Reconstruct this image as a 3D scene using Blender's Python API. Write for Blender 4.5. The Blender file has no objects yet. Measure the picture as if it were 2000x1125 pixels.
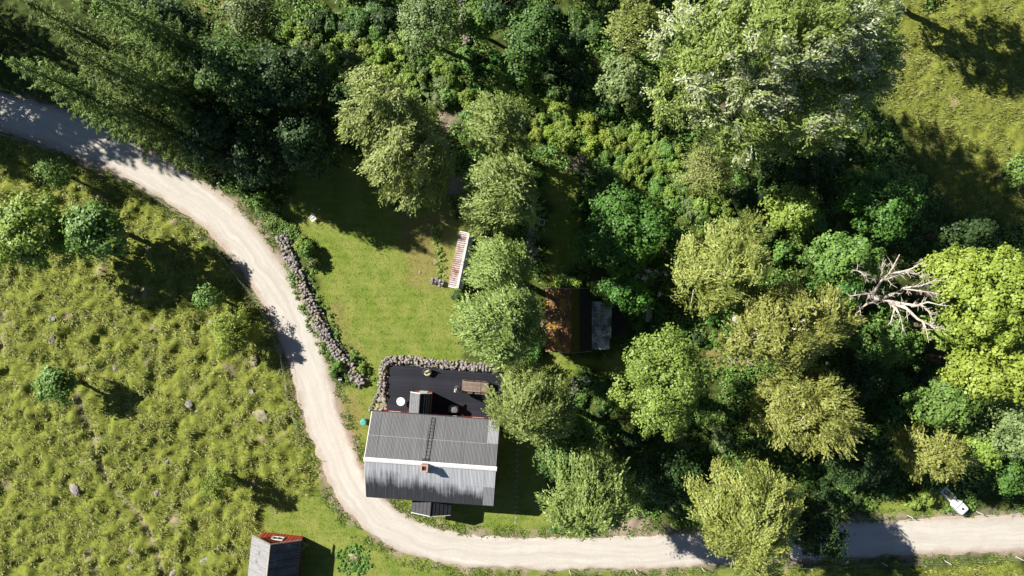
import bpy, bmesh, math, random
import numpy as np
from mathutils import Vector, Matrix, Euler
R = math.radians
random.seed(7)
rng = np.random.default_rng(11)
sc = bpy.context.scene
COL = sc.collection

# ------------------------------------------------------------------ camera, sky, sun, exposure
CAM_H = 68.0                      # drone height above the ground
FPX = 1365.0                      # focal length in pixels of the 2000 px wide photograph
cam_d = bpy.data.cameras.new('camera'); cam = bpy.data.objects.new('camera', cam_d); COL.objects.link(cam)
cam.location = (0, 0, CAM_H); cam.rotation_euler = (0, 0, 0)
cam_d.sensor_width = 36.0; cam_d.lens = 36.0 * FPX / 2000.0; cam_d.clip_end = 2000.0
sc.camera = cam
SUN_EL = R(36.5); SHADOW_AZ = R(-26.0)      # shadows fall to the right and a little down the picture
world = bpy.data.worlds.new('World'); sc.world = world; world.use_nodes = True
wn = world.node_tree.nodes; wl = world.node_tree.links
sky = wn.new('ShaderNodeTexSky'); sky.sky_type = 'NISHITA'; sky.sun_disc = False
sky.sun_elevation = SUN_EL; sky.air_density = 0.6; sky.dust_density = 0.2; sky.altitude = 400.0
sdx, sdy = -math.cos(SHADOW_AZ), -math.sin(SHADOW_AZ)       # towards the sun
sky.sun_rotation = math.atan2(sdx, sdy)
wl.new(sky.outputs[0], wn['Background'].inputs[0]); wn['Background'].inputs[1].default_value = 0.05
sun_d = bpy.data.lights.new('sun', 'SUN'); sun = bpy.data.objects.new('sun', sun_d); COL.objects.link(sun)
sun_d.energy = 5.0; sun_d.angle = R(0.5); sun_d.color = (1.0, 0.95, 0.87)
to_sun = Vector((sdx * math.cos(SUN_EL), sdy * math.cos(SUN_EL), math.sin(SUN_EL)))
sun.rotation_euler = to_sun.to_track_quat('Z', 'Y').to_euler()
vs = sc.view_settings; vs.view_transform = 'Standard'; vs.look = 'None'; vs.exposure = 0.95; vs.gamma = 1.0; vs.use_curve_mapping = False
sc.cycles.max_bounces = 5; sc.cycles.diffuse_bounces = 2; sc.cycles.glossy_bounces = 2; sc.cycles.transmission_bounces = 4

def W(u, v, z=0.0):
    k = (CAM_H - z) / FPX
    return ((u - 1000.0) * k, -(v - 562.5) * k, z)
def W2(u, v, z=0.0): return W(u, v, z)[:2]

# ------------------------------------------------------------------ tags and mesh helpers
def tag(o, label=None, cat=None, group=None, kind=None):
    if label: o['label'] = label
    if cat: o['category'] = cat
    if group: o['group'] = group
    if kind: o['kind'] = kind
    return o
def empty(name, loc=(0, 0, 0), rz=0.0, parent=None):
    o = bpy.data.objects.new(name, None); COL.objects.link(o)
    o.location = loc; o.rotation_euler = (0, 0, rz); o.empty_display_size = 0.2
    if parent: o.parent = parent
    return o
def link(name, me, parent=None, loc=None, rot=None, scale=None):
    o = bpy.data.objects.new(name, me); COL.objects.link(o)
    if parent: o.parent = parent
    if loc is not None: o.location = loc
    if rot is not None: o.rotation_euler = rot
    if scale is not None: o.scale = scale
    return o
class MB:
    def __init__(s): s.v = []; s.f = []
    def add(s, vs_, fs):
        n = len(s.v); s.v += [tuple(p) for p in vs_]; s.f += [tuple(i + n for i in f) for f in fs]; return s
    def box(s, c, d, rot=None):
        hx, hy, hz = d[0]/2, d[1]/2, d[2]/2
        ps = [Vector((x, y, z)) for x in (-hx, hx) for y in (-hy, hy) for z in (-hz, hz)]
        if rot is not None:
            m = Euler(rot).to_matrix(); ps = [m @ p for p in ps]
        c = Vector(c); ps = [p + c for p in ps]
        return s.add(ps, [(0,1,3,2),(4,6,7,5),(0,4,5,1),(2,3,7,6),(0,2,6,4),(1,5,7,3)])
    def tube(s, pts, rad, n=7, cap=True):
        pts = [Vector(p) for p in pts]; rings = []; vs_ = []; fs = []
        for i, p in enumerate(pts):
            t = (pts[min(i+1, len(pts)-1)] - pts[max(i-1, 0)])
            t = t.normalized() if t.length > 1e-6 else Vector((0,0,1))
            a = t.cross(Vector((0,0,1)) if abs(t.z) < .9 else Vector((1,0,0))).normalized(); b = t.cross(a)
            r = rad[i] if hasattr(rad, '__len__') else rad
            for k in range(n):
                an = 2*math.pi*k/n; vs_.append(p + a*(r*math.cos(an)) + b*(r*math.sin(an)))
        for i in range(len(pts)-1):
            for k in range(n):
                k2 = (k+1) % n; fs.append((i*n+k, (i+1)*n+k, (i+1)*n+k2, i*n+k2))
        if cap: fs.append(tuple(range(n))); fs.append(tuple((len(pts)-1)*n + k for k in reversed(range(n))))
        return s.add(vs_, fs)
    def lathe(s, prof, n=20, c=(0,0,0)):
        vs_ = []; fs = []
        for (r, z) in prof:
            for k in range(n):
                a = 2*math.pi*k/n; vs_.append((c[0]+r*math.cos(a), c[1]+r*math.sin(a), c[2]+z))
        for i in range(len(prof)-1):
            for k in range(n):
                k2 = (k+1) % n; fs.append((i*n+k, i*n+k2, (i+1)*n+k2, (i+1)*n+k))
        fs.append(tuple((len(prof)-1)*n + k for k in range(n))); fs.append(tuple(reversed(range(n))))
        return s.add(vs_, fs)
    def prism(s, poly, z0, z1):
        n = len(poly)
        vs_ = [(x, y, z0) for x, y in poly] + [(x, y, z1) for x, y in poly]
        return s.add(vs_, [tuple(range(n-1, -1, -1)), tuple(range(n, 2*n))] + [(i, (i+1) % n, n+(i+1) % n, n+i) for i in range(n)])
    def slab(s, quad, th):
        """four corners (any plane) thickened downwards"""
        vs_ = [Vector(p) for p in quad] + [Vector(p) - Vector((0, 0, th)) for p in quad]
        return s.add(vs_, [(0,1,2,3),(7,6,5,4),(0,4,5,1),(1,5,6,2),(2,6,7,3),(3,7,4,0)])
    def mesh(s, name, mat, smooth=False):
        me = bpy.data.meshes.new(name); me.from_pydata(s.v, [], s.f); me.materials.append(mat)
        bm = bmesh.new(); bm.from_mesh(me); bmesh.ops.recalc_face_normals(bm, faces=bm.faces); bm.to_mesh(me); bm.free()
        if smooth: me.polygons.foreach_set('use_smooth', [True]*len(me.polygons))
        me.update(); return me
    def build(s, name, mat, parent=None, smooth=False, loc=None, rot=None):
        return link(name, s.mesh(name, mat, smooth), parent, loc, rot)
def quads_mesh(name, q, mat):
    """q: (N,4,3) array of quads"""
    n = len(q); me = bpy.data.meshes.new(name)
    me.vertices.add(4*n); me.vertices.foreach_set('co', np.ascontiguousarray(q, dtype=np.float32).ravel())
    me.loops.add(4*n); me.loops.foreach_set('vertex_index', np.arange(4*n, dtype=np.int32))
    me.polygons.add(n); me.polygons.foreach_set('loop_start', np.arange(0, 4*n, 4, dtype=np.int32))
    me.update(calc_edges=True); me.materials.append(mat); return me

# ------------------------------------------------------------------ materials
class Mat:
    def __init__(s, name, rough=.8, spec=.3):
        s.m = bpy.data.materials.new(name); s.m.use_nodes = True
        s.n = s.m.node_tree.nodes; s.l = s.m.node_tree.links; s.b = s.n['Principled BSDF']
        s.b.inputs['Roughness'].default_value = rough; s.b.inputs['Specular IOR Level'].default_value = spec
    def node(s, t, **kw):
        nd = s.n.new(t)
        for k, v in kw.items(): setattr(nd, k, v)
        return nd
    def coord(s, kind='Object', obj=None, scale=(1,1,1)):
        tc = s.node('ShaderNodeTexCoord')
        if obj: tc.object = obj
        mp = s.node('ShaderNodeMapping'); mp.inputs['Scale'].default_value = scale
        s.l.new(tc.outputs[kind], mp.inputs[0]); return mp.outputs[0]
    def noise(s, vec, scale, detail=3, rough=.55):
        nd = s.node('ShaderNodeTexNoise'); nd.inputs['Scale'].default_value = scale
        nd.inputs['Detail'].default_value = detail; nd.inputs['Roughness'].default_value = rough
        if vec is not None: s.l.new(vec, nd.inputs['Vector'])
        return nd.outputs[0]
    def ramp(s, fac, stops):
        r = s.node('ShaderNodeValToRGB'); e = r.color_ramp.elements
        while len(e) < len(stops): e.new(.5)
        for i, (p, c) in enumerate(stops):
            e[i].position = p; e[i].color = (c, c, c, 1) if not hasattr(c, '__len__') else (*c, 1)
        s.l.new(fac, r.inputs[0]); return r.outputs[0]
    def mix(s, fac, a, b, mode='MIX'):
        m = s.node('ShaderNodeMix', data_type='RGBA', blend_type=mode)
        for i, x in ((0, fac), (6, a), (7, b)):
            if hasattr(x, 'is_output') or hasattr(x, 'links'): s.l.new(x, m.inputs[i])
            elif hasattr(x, '__len__'): m.inputs[i].default_value = (*x, 1)
            else: m.inputs[i].default_value = x if i == 0 else (x, x, x, 1)
        return m.outputs[2]
    def math(s, op, a, b=0.0):
        m = s.node('ShaderNodeMath', operation=op)
        for i, x in ((0, a), (1, b)):
            if hasattr(x, 'links'): s.l.new(x, m.inputs[i])
            else: m.inputs[i].default_value = x
        return m.outputs[0]
    def attr(s, name):
        a = s.node('ShaderNodeAttribute', attribute_name=name); return a.outputs['Fac']
    def color(s, c):
        if hasattr(c, 'links'): s.l.new(c, s.b.inputs['Base Color'])
        else: s.b.inputs['Base Color'].default_value = (*c, 1)
        return s
    def bump(s, h, dist=.03, strength=.6):
        b = s.node('ShaderNodeBump'); b.inputs['Distance'].default_value = dist; b.inputs['Strength'].default_value = strength
        s.l.new(h, b.inputs['Height']); s.l.new(b.outputs[0], s.b.inputs['Normal']); return s
def simple(name, a, b=None, scale=6.0, rough=.8, spec=.3, bump=0.0):
    m = Mat(name, rough, spec)
    b = b or tuple(x*.75 for x in a)
    n = m.noise(m.coord(), scale, 4)
    m.color(m.ramp(n, [(.3, b), (.7, a)]))
    if bump: m.bump(n, bump)
    return m.m
def leafmat(name, a, b, transl=.3, back=None, rough=.5, spec=.35):
    m = Mat(name, rough, spec)
    g = m.node('ShaderNodeNewGeometry'); oi = m.node('ShaderNodeObjectInfo')
    rnd = g.outputs['Random Per Island']
    big = m.noise(m.coord(), .55, 2)
    f = m.math('ADD', m.math('MULTIPLY', rnd, .55), m.math('MULTIPLY', m.math('SUBTRACT', big, .28), 1.0))
    c = m.ramp(f, [(.1, a), (.85, b)])
    hsv = m.node('ShaderNodeHueSaturation'); m.l.new(c, hsv.inputs['Color'])
    m.l.new(m.math('ADD', m.math('MULTIPLY', oi.outputs['Random'], .02), .49), hsv.inputs['Hue'])
    m.l.new(m.math('ADD', m.math('MULTIPLY', oi.outputs['Random'], .25), 1.0), hsv.inputs['Value'])
    c = hsv.outputs[0]
    if back: c = m.mix(g.outputs['Backfacing'], c, back)
    m.color(c)
    tr = m.node('ShaderNodeBsdfTranslucent'); m.l.new(m.mix(1.0, c, (1.0, 1.0, .55), 'MULTIPLY'), tr.inputs[0])
    mx = m.node('ShaderNodeMixShader'); mx.inputs[0].default_value = transl
    m.l.new(m.b.outputs[0], mx.inputs[1]); m.l.new(tr.outputs[0], mx.inputs[2])
    m.l.new(mx.outputs[0], m.n['Material Output'].inputs[0])
    return m.m
LM = {
 'birch':   leafmat('birch_leaf', (.13, .165, .03), (.32, .35, .115), .22),
 'birch_g': leafmat('birch_green_leaf', (.11, .17, .03), (.28, .345, .10), .22),
 'birch_y': leafmat('birch_yellow_leaf', (.14, .18, .028), (.345, .37, .10), .22),
 'maple':   leafmat('maple_leaf', (.04, .09, .018), (.115, .20, .045), .22),
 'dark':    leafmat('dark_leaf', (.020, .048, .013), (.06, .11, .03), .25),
 'mid':     leafmat('mid_leaf', (.07, .15, .025), (.18, .30, .065), .22),
 'lime':    leafmat('lime_leaf', (.12, .20, .026), (.28, .38, .075), .22),
 'lime2':   leafmat('fresh_leaf', (.105, .175, .024), (.27, .36, .075), .22),
 'yellow':  leafmat('yellow_leaf', (.14, .205, .022), (.315, .395, .065), .22),
 'emerald': leafmat('emerald_leaf', (.04, .11, .017), (.105, .235, .04), .22),
 'grey':    leafmat('grey_leaf', (.08, .125, .038), (.225, .29, .105), .2),
 'poplar':  leafmat('silver_leaf', (.10, .145, .025), (.26, .31, .075), .2, back=(.46, .49, .32)),
 'spruce':  leafmat('spruce_needle', (.03, .075, .014), (.20, .27, .05), .15, rough=.6),
 'flower':  leafmat('white_blossom', (.5, .55, .5), (.75, .78, .75), .2),
}
def barkmat(name, a, b):
    m = Mat(name, .9, .2); v = m.coord(scale=(1, 1, .35)); n = m.noise(v, 5, 4)
    m.color(m.ramp(n, [(.35, b), (.6, a)])).bump(n, .03); return m.m
M_BARK = barkmat('brown_bark', (.16, .12, .085), (.05, .04, .03))
M_BIRCHBARK = barkmat('birch_bark', (.55, .52, .46), (.12, .10, .08))
M_DEAD = barkmat('dead_wood', (.60, .54, .46), (.36, .31, .26))
M_ROCK = simple('field_stone', (.36, .335, .32), (.14, .13, .125), 2.2, .9, .2, .05)
M_ROCK2 = simple('pale_stone', (.40, .355, .33), (.20, .17, .155), 2.6, .9, .2, .05)
M_ROCKM = simple('mossy_stone', (.40, .335, .26), (.13, .14, .05), 3.0, .9, .2, .05)

# ------------------------------------------------------------------ smooth value noise for terrain
_tab = rng.random((256, 256))
def vnoise(x, y, sc_, seed=0):
    x = np.asarray(x)/sc_ + seed*17.31; y = np.asarray(y)/sc_ + seed*9.73
    xi = np.floor(x).astype(int); yi = np.floor(y).astype(int); fx = x-xi; fy = y-yi
    fx = fx*fx*(3-2*fx); fy = fy*fy*(3-2*fy)
    a = _tab[xi % 256, yi % 256]; b = _tab[(xi+1) % 256, yi % 256]; c = _tab[xi % 256, (yi+1) % 256]; d = _tab[(xi+1) % 256, (yi+1) % 256]
    return (a*(1-fx)+b*fx)*(1-fy) + (c*(1-fx)+d*fx)*fy
def inpoly(x, y, poly):
    r = np.zeros(np.shape(x), bool); n = len(poly); j = n-1
    for i in range(n):
        xi, yi = poly[i]; xj, yj = poly[j]
        r ^= ((yi > y) != (yj > y)) & (x < (xj-xi)*(y-yi)/((yj-yi) if yj != yi else 1e-9) + xi)
        j = i
    return r
def PP(*pts): return [W2(u, v) for u, v in pts]

# ------------------------------------------------------------------ the road's course
ROAD = [(-330,110,34),(-160,165,33),(-60,200,33),(0,217,34),(90,243,37),(190,282,37),(300,338,35),(415,412,36),(470,466,36),(521,535,36),(562,608,36),
        (597,692,34),(612,752,35),(631,817,33),(657,883,33),(684,945,34),(703,972,34),(745,1015,32),(795,1044,31),(850,1062,29),(910,1074,28),(1000,1079,27),
        (1100,1081,28),(1200,1080,29),(1350,1073,29),(1500,1064,30),(1640,1056,31),(1800,1047,33),(2000,1040,34),(2200,1033,34),(2500,1020,34)]
def catmull(P, step=.4):
    P = [np.array(p, float) for p in P]; out = []
    for i in range(1, len(P)-2):
        n = max(2, int(np.linalg.norm(P[i+1][:2]-P[i][:2])/step))
        for k in range(n):
            t = k/n; a, b, c, d = P[i-1:i+3]
            out.append(.5*((2*b)+(-a+c)*t+(2*a-5*b+4*c-d)*t*t+(-a+3*b-3*c+d)*t**3))
    return np.array(out)
road = catmull([(*W2(u, v), h/20.07) for u, v, h in ROAD])
def road_dist(x, y):
    """signed distance outside the road's edge (negative on the road)"""
    x = np.asarray(x); y = np.asarray(y); best = np.full(x.shape, 1e9)
    for i in range(0, len(road), 2):
        d = np.sqrt((x-road[i,0])**2+(y-road[i,1])**2) - road[i,2]; best = np.minimum(best, d)
    return best

# ------------------------------------------------------------------ ground sheet
out_ = np.array([62, 66, 72, 82, 100, 140, 220, 400, 700.])
gx = np.concatenate([-out_[::-1], np.arange(-58, 58.01, .25), out_]); gy = np.concatenate([-out_[::-1]+20, np.arange(-36, 36.01, .25), out_-20])
GX, GY = np.meshgrid(gx, gy)
jx = GX + (vnoise(GX, GY, 1.3, 1)-.5)*1.6 + (vnoise(GX, GY, .45, 2)-.5)*.7; jy = GY + (vnoise(GX, GY, 1.3, 3)-.5)*1.6 + (vnoise(GX, GY, .45, 4)-.5)*.7
Z_MEADOW = [PP((-1500,250),(0,262),(180,312),(283,367),(390,440),(480,545),(535,625),(570,720),(580,790),(610,870),(635,960),(520,960),(505,1040),(480,1400),(-1500,1400)),
            PP((1745,-300),(1740,120),(1720,190),(1860,420),(2010,440),(2600,440),(2600,-300)),
            PP((1500,1112),(1700,1108),(2600,1080),(2600,1500),(1500,1500))]
Z_LAWN = [PP((590,290),(690,300),(760,400),(870,385),(905,440),(895,700),(990,720),(990,800),(750,800),(735,745),(720,760),(640,620),(600,500),(560,430)),
          PP((650,740),(735,745),(720,960),(700,950),(640,820)), PP((715,955),(1080,940),(1090,1056),(900,1052),(800,1020)),
          PP((960,820),(1062,850),(1080,1050),(960,1050)),
          PP((520,930),(640,900),(690,1005),(790,1082),(900,1104),(1110,1108),(1110,1400),(480,1400),(515,1040)),
          PP((1065,690),(1260,690),(1240,760),(1180,720),(1070,740)), PP((1070,330),(1135,330),(1130,560),(1075,560)), PP((1700,985),(1830,955),(1850,1005),(1700,1015)),
          PP((1110,1108),(1500,1100),(1500,1200),(1110,1200))]
Z_DIRT = [PP((1190,1000),(1260,1010),(1330,1050),(1180,1058)),
          PP((860,215),(905,215),(900,250),(860,250)), PP((895,330),(915,330),(915,390),(870,385)), PP((1130,300),(1165,290),(1150,330),(1120,340))]
Z_DRY = [PP((1385,665),(1470,665),(1440,725),(1380,718)), PP((330,-30),(470,-30),(465,45),(400,20)), PP((790,420),(880,400),(885,520),(870,560),(800,550),(780,480)), PP((630,590),(660,590),(700,690),(680,700)), PP((650,800),(700,820),(690,900),(665,870)), PP((660,770),(720,790),(700,830),(660,820))]
def zone(zs, x=None, y=None):
    r = np.zeros(GX.shape, bool)
    for p in zs: r |= inpoly(jx, jy, p)
    return r.astype(float)
def blur(a, k=2):
    for _ in range(k):
        b = a.copy(); b[1:-1,1:-1] = (a[1:-1,1:-1]*2 + a[:-2,1:-1]+a[2:,1:-1]+a[1:-1,:-2]+a[1:-1,2:])/6; a = b
    return a
RD = road_dist(GX, GY)
lawn = blur(zone(Z_LAWN)); meadow = blur(zone(Z_MEADOW)); dry = blur(zone(Z_DRY), 6); dirt = blur(zone(Z_DIRT), 3)
verge = RD + (vnoise(GX, GY, .9, 5)-.5)*1.2 + (vnoise(GX, GY, .35, 6)-.5)*.6
dirt = np.maximum(dirt, np.clip(1.0 - verge/.75, 0, 1)); lawn *= (RD > 0.1); 
near = np.clip((RD-.2)/1.3, 0, 1)
HOUSE_C = (-7.3, -15.7)
flat = np.ones(GX.shape)
for (cx, cy, r0) in ((-7.3,-14,9.5),(6.5,-3,5),(-22,-26.5,4.5),(-4.5,2.5,3.2)): flat *= np.clip((np.hypot(GX-cx, GY-cy)-r0+1.5)/2.5, 0, 1)
def hfun(x, y): 
    return (vnoise(x,y,.8,7)-.35)*.62 + (vnoise(x,y,1.6,8)-.5)*.34 + (vnoise(x,y,.45,12)-.5)*.40 + (vnoise(x,y,6,9)-.5)*.5
rough = np.clip(meadow*np.where(GX > 20, .5, 1.0) + (1-meadow)*(1-lawn)*.6 + lawn*.06, 0, 1)
HZ = (hfun(GX, GY)*rough + .04)*near*flat
TRAIL = [W2(u, v) for u, v in ((150,770),(165,820),(190,870),(205,920),(235,965),(270,1005),(292,1040),(310,1085),(325,1130),(335,1180))]
tr = catmull([(*p, 0) for p in [TRAIL[0]]+TRAIL+[TRAIL[-1]]], .2)
td = np.min([np.hypot(GX-p[0], GY-p[1]) for p in tr], axis=0)
HZ -= np.exp(-(td/.22)**2)*.34*np.clip(meadow, 0, 1)
dirt = np.maximum(dirt, np.exp(-(td/.2)**2)*.85)
bare = np.clip((vnoise(GX,GY,2.3,14)*.6+vnoise(GX,GY,.7,15)*.4 - .74)*6, 0, 1)*meadow
HZ = np.where(RD < .1, -.03, HZ)
ny_, nx_ = GX.shape
idx = np.arange(nx_*ny_).reshape(ny_, nx_)
gq = np.stack([idx[:-1,:-1], idx[:-1,1:], idx[1:,1:], idx[1:,:-1]], -1).reshape(-1, 4)
gm = bpy.data.meshes.new('ground')
gm.vertices.add(nx_*ny_); gm.vertices.foreach_set('co', np.stack([GX, GY, HZ], -1).astype(np.float32).ravel())
gm.loops.add(gq.size); gm.loops.foreach_set('vertex_index', gq.astype(np.int32).ravel())
gm.polygons.add(len(gq)); gm.polygons.foreach_set('loop_start', np.arange(0, gq.size, 4, dtype=np.int32)); gm.update(calc_edges=True)
gm.polygons.foreach_set('use_smooth', np.ones(len(gq), bool))
for nm, a in (('lawn', lawn), ('meadow', meadow), ('dirt', np.clip(dirt, 0, 1)), ('dry', dry), ('bare', bare)):
    gm.attributes.new(nm, 'FLOAT', 'POINT').data.foreach_set('value', a.astype(np.float32).ravel())
g = Mat('ground_cover', .95, .15); gc = g.coord()
n1 = g.noise(gc, .35, 3); n2 = g.noise(gc, 2.2, 4); n3 = g.noise(gc, 9, 4)
c_for = g.ramp(n2, [(.3, (.035, .05, .012)), (.6, (.075, .10, .022)), (.75, (.10, .085, .045))])
c_lawn = g.mix(g.ramp(g.noise(gc, .55, 4, .65), [(.4, 0), (.62, 1)]), g.ramp(n3, [(.3, (.085, .145, .016)), (.7, (.18, .235, .038))]), g.ramp(n3, [(.3, (.16, .19, .036)), (.7, (.28, .29, .078))]))
c_dry = g.ramp(n3, [(.3, (.16, .15, .04)), (.7, (.30, .24, .095))])
c_mead = g.mix(g.ramp(n2, [(.35, 0), (.65, 1)]), g.ramp(n3, [(.3, (.08, .108, .012)), (.7, (.165, .20, .027))]), g.ramp(n3, [(.3, (.14, .162, .022)), (.7, (.26, .27, .062))]))
c_dirt = g.ramp(n3, [(.3, (.20, .15, .105)), (.7, (.40, .32, .25))])
c_bare = g.ramp(n3, [(.3, (.22, .17, .11)), (.7, (.42, .35, .25))])
wv = g.node('ShaderNodeTexWave', wave_type='BANDS', bands_direction='Y'); wv.inputs['Scale'].default_value = .42; wv.inputs['Distortion'].default_value = 2.5; wv.inputs['Detail Scale'].default_value = .4; g.l.new(gc, wv.inputs['Vector'])
c_lawn = g.mix(g.math('MULTIPLY', wv.outputs['Fac'], .28), c_lawn, (.23, .28, .05))
c = g.mix(g.attr('lawn'), c_for, c_lawn); c = g.mix(g.math('MULTIPLY', g.attr('dry'), g.ramp(n2, [(.3, .3), (.55, 1)])), c, c_dry)
c = g.mix(g.attr('meadow'), c, c_mead); c = g.mix(g.math('MULTIPLY', g.attr('bare'), .8), c, c_bare); c = g.mix(g.attr('dirt'), c, c_dirt)
g.color(c).bump(n3, .06, .7)
gm.materials.append(g.m)
ground = link('ground', gm); tag(ground, kind='structure')
def gz(x, y):
    i = np.clip(np.searchsorted(gx, x), 1, len(gx)-2); j = np.clip(np.searchsorted(gy, y), 1, len(gy)-2)
    return HZ[j, i]
def gmask(a, x, y):
    i = np.clip(np.searchsorted(gx, x), 1, len(gx)-2); j = np.clip(np.searchsorted(gy, y), 1, len(gy)-2)
    return a[j, i]

# ------------------------------------------------------------------ gravel road
tan = np.gradient(road[:, :2], axis=0); tan /= np.linalg.norm(tan, axis=1)[:, None]; nor = np.stack([-tan[:,1], tan[:,0]], 1)
cs = np.linspace(-1, 1, 15); rv = []; ac = []; al = []
dist_al = np.concatenate([[0], np.cumsum(np.linalg.norm(np.diff(road[:, :2], axis=0), axis=1))])
for i, p in enumerate(road):
    eL = p[2] + .28 + (vnoise(p[0]*1.0, p[1]*1.0, .8, 21)-.5)*.5 + (vnoise(p[0], p[1], .3, 23)-.5)*.25; eR = p[2] + .28 + (vnoise(p[0], p[1], .8, 22)-.5)*.5 + (vnoise(p[0], p[1], .3, 24)-.5)*.25
    for t in cs:
        o = t*(eL if t < 0 else eR); q = p[:2] + nor[i]*o
        z = .055 - .02*(t*t) - .015*math.exp(-((abs(o)-.75)/.28)**2) if abs(t) < .99 else -.06
        rv.append((q[0], q[1], z)); ac.append(o); al.append(dist_al[i])
nn = len(cs); rf = [(i*nn+k, i*nn+k+1, (i+1)*nn+k+1, (i+1)*nn+k) for i in range(len(road)-1) for k in range(nn-1)]
rm = bpy.data.meshes.new('gravel_road'); rm.from_pydata(rv, [], rf)
rm.attributes.new('across', 'FLOAT', 'POINT').data.foreach_set('value', ac); rm.attributes.new('along', 'FLOAT', 'POINT').data.foreach_set('value', al)
rm.polygons.foreach_set('use_smooth', [True]*len(rf))
m = Mat('gravel', .95, .15); vc = m.coord(); n1 = m.noise(vc, 14, 5, .7); n2 = m.noise(vc, .8, 3)
cmb = m.node('ShaderNodeCombineXYZ'); m.l.new(m.math('MULTIPLY', m.math('ADD', m.attr('across'), m.math('MULTIPLY', m.noise(vc, .25, 2), 1.6)), 2.6), cmb.inputs[0]); m.l.new(m.math('MULTIPLY', m.attr('along'), .09), cmb.inputs[1])
st = m.noise(cmb.outputs[0], 1.0, 3, .6)
base = m.mix(m.ramp(st, [(.3, 0), (.75, 1)]), (.455, .42, .365), (.58, .545, .485))
base = m.mix(m.ramp(n2, [(.45, 0), (.8, .5)]), base, (.45, .405, .345))
edge = m.ramp(m.math('ABSOLUTE', m.attr('across')), [(.0, 0), (1.0, 0)])
aa = m.math('ADD', m.math('ABSOLUTE', m.attr('across')), m.math('MULTIPLY', m.math('SUBTRACT', n2, .5), .8))
mr = m.node('ShaderNodeMapRange'); mr.inputs[1].default_value = 1.15; mr.inputs[2].default_value = 1.75; m.l.new(aa, mr.inputs[0])
base = m.mix(m.math('MULTIPLY', mr.outputs[0], .85), base, m.ramp(n1, [(.3, (.30, .235, .175)), (.7, (.46, .375, .30))]))
base = m.mix(.35, base, m.ramp(n1, [(.35, .32), (.65, .62)]), 'OVERLAY')
m.color(base).bump(n1, .02, .5); rm.materials.append(m.m)
tag(link('road', rm), kind='structure')

# ------------------------------------------------------------------ rocks (shared meshes)
def rock_mesh(name, mat, n=16, seed=0, flatz=.7):
    rr = random.Random(seed); bm = bmesh.new()
    for _ in range(n):
        v = Vector((rr.gauss(0,1), rr.gauss(0,1), rr.gauss(0,1))).normalized()
        bm.verts.new((v.x*rr.uniform(.42,.55), v.y*rr.uniform(.36,.5), v.z*rr.uniform(.4,.5)*flatz))
    r = bmesh.ops.convex_hull(bm, input=bm.verts)
    bmesh.ops.delete(bm, geom=[e for e in r['geom_interior'] if isinstance(e, bmesh.types.BMVert)], context='VERTS')
    me = bpy.data.meshes.new(name); bm.to_mesh(me); bm.free(); me.materials.append(mat); return me
ROCKS = [rock_mesh('stone', M_ROCK, 15, i) for i in range(8)] + [rock_mesh('stone', M_ROCK2, 15, 20+i) for i in range(4)] + [rock_mesh('stone', M_ROCKM, 15, 40+i) for i in range(4)]
rnd = random.Random(5)
def lay_stones(parent, pts, width, height, size, density=1.0, meshes=ROCKS, maxn=290):
    """stones heaped along a polyline (world metres), three courses, the top one largest"""
    seg = catmull([(*p, 0) for p in [pts[0]]+list(pts)+[pts[-1]]], size*.72); cnt = 0
    for i in range(len(seg)-1):
        t = seg[i+1]-seg[i]; L = math.hypot(t[0], t[1]) or 1; nx, ny = -t[1]/L, t[0]/L
        k = max(1, round(width/(size*.78)*density))
        for lay in range(2):
            kk = k if lay else 2
            for j in range(kk):
                if cnt >= maxn: return
                o = ((j+.5)/kk-.5)*width*(1.05 if not lay else .92) + rnd.uniform(-.06, .06)
                if not lay: o = (-.5 if j == 0 else .5)*width*1.05
                s = size*rnd.uniform(.75, 1.35)
                st_ = link('stone', rnd.choice(meshes), parent, (seg[i][0]+nx*o+rnd.uniform(-.08,.08), seg[i][1]+ny*o+rnd.uniform(-.08,.08), height*(.25 if not lay else .82)+rnd.uniform(-.06,.07)),
                     (rnd.uniform(-.4,.4), rnd.uniform(-.4,.4), rnd.uniform(0, 6.28)), (s*rnd.uniform(.9,1.3), s, s*rnd.uniform(.8,1.2)))
                cnt += 1
def stone_wall(px, width, height, size, label, core=True, **kw):
    pts = [W2(u, v) for u, v in px]; root = empty('stone_wall', (0, 0, 0)); tag(root, label, 'stone wall')
    if core:
        mb = MB(); seg = catmull([(*p, 0) for p in [pts[0]]+pts+[pts[-1]]], .5)
        for i in range(len(seg)-1):
            a, b = seg[i][:2], seg[i+1][:2]; t = b-a; n = np.array([-t[1], t[0]])/(np.linalg.norm(t) or 1)*width*.36
            mb.prism([tuple(a-n), tuple(b-n), tuple(b+n), tuple(a+n)], -.05, height*.62)
        mb.build('core', M_CORE, root)
    lay_stones(root, pts, width, height, size, **kw); return root
M_CORE = simple('wall_earth', (.16, .12, .08), (.07, .055, .04), 6)
stone_wall([(553,463),(568,500),(590,548),(610,596),(630,640),(652,676),(680,712),(714,755)], 1.0, .6, .40, 'long dry stone wall curving beside the gravel road', maxn=298)
stone_wall([(748,768),(749,735),(756,706),(800,705),(850,710),(900,714),(978,720)], .62, .5, .36, 'low grey stone wall edging the black deck on two sides')
stone_wall([(846,548),(860,552),(876,556)], .5, .5, .34, 'short stone wall stub at lower end of the narrow shed')
stone_wall([(904,-6),(905,30),(907,62),(915,95)], .75, .8, .34, 'pinkish stone wall running down through the thicket at the top edge', meshes=ROCKS[8:])
stone_wall([(1040,425),(1037,470),(1040,500),(1038,520)], .7, .5, .34, 'shaded old stone wall between birches left of the cabin yard')
stone_wall([(1125,742),(1122,765),(1127,792)], .7, .5, .34, 'dark stone wall stub under the trees below the cabin')

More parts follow.
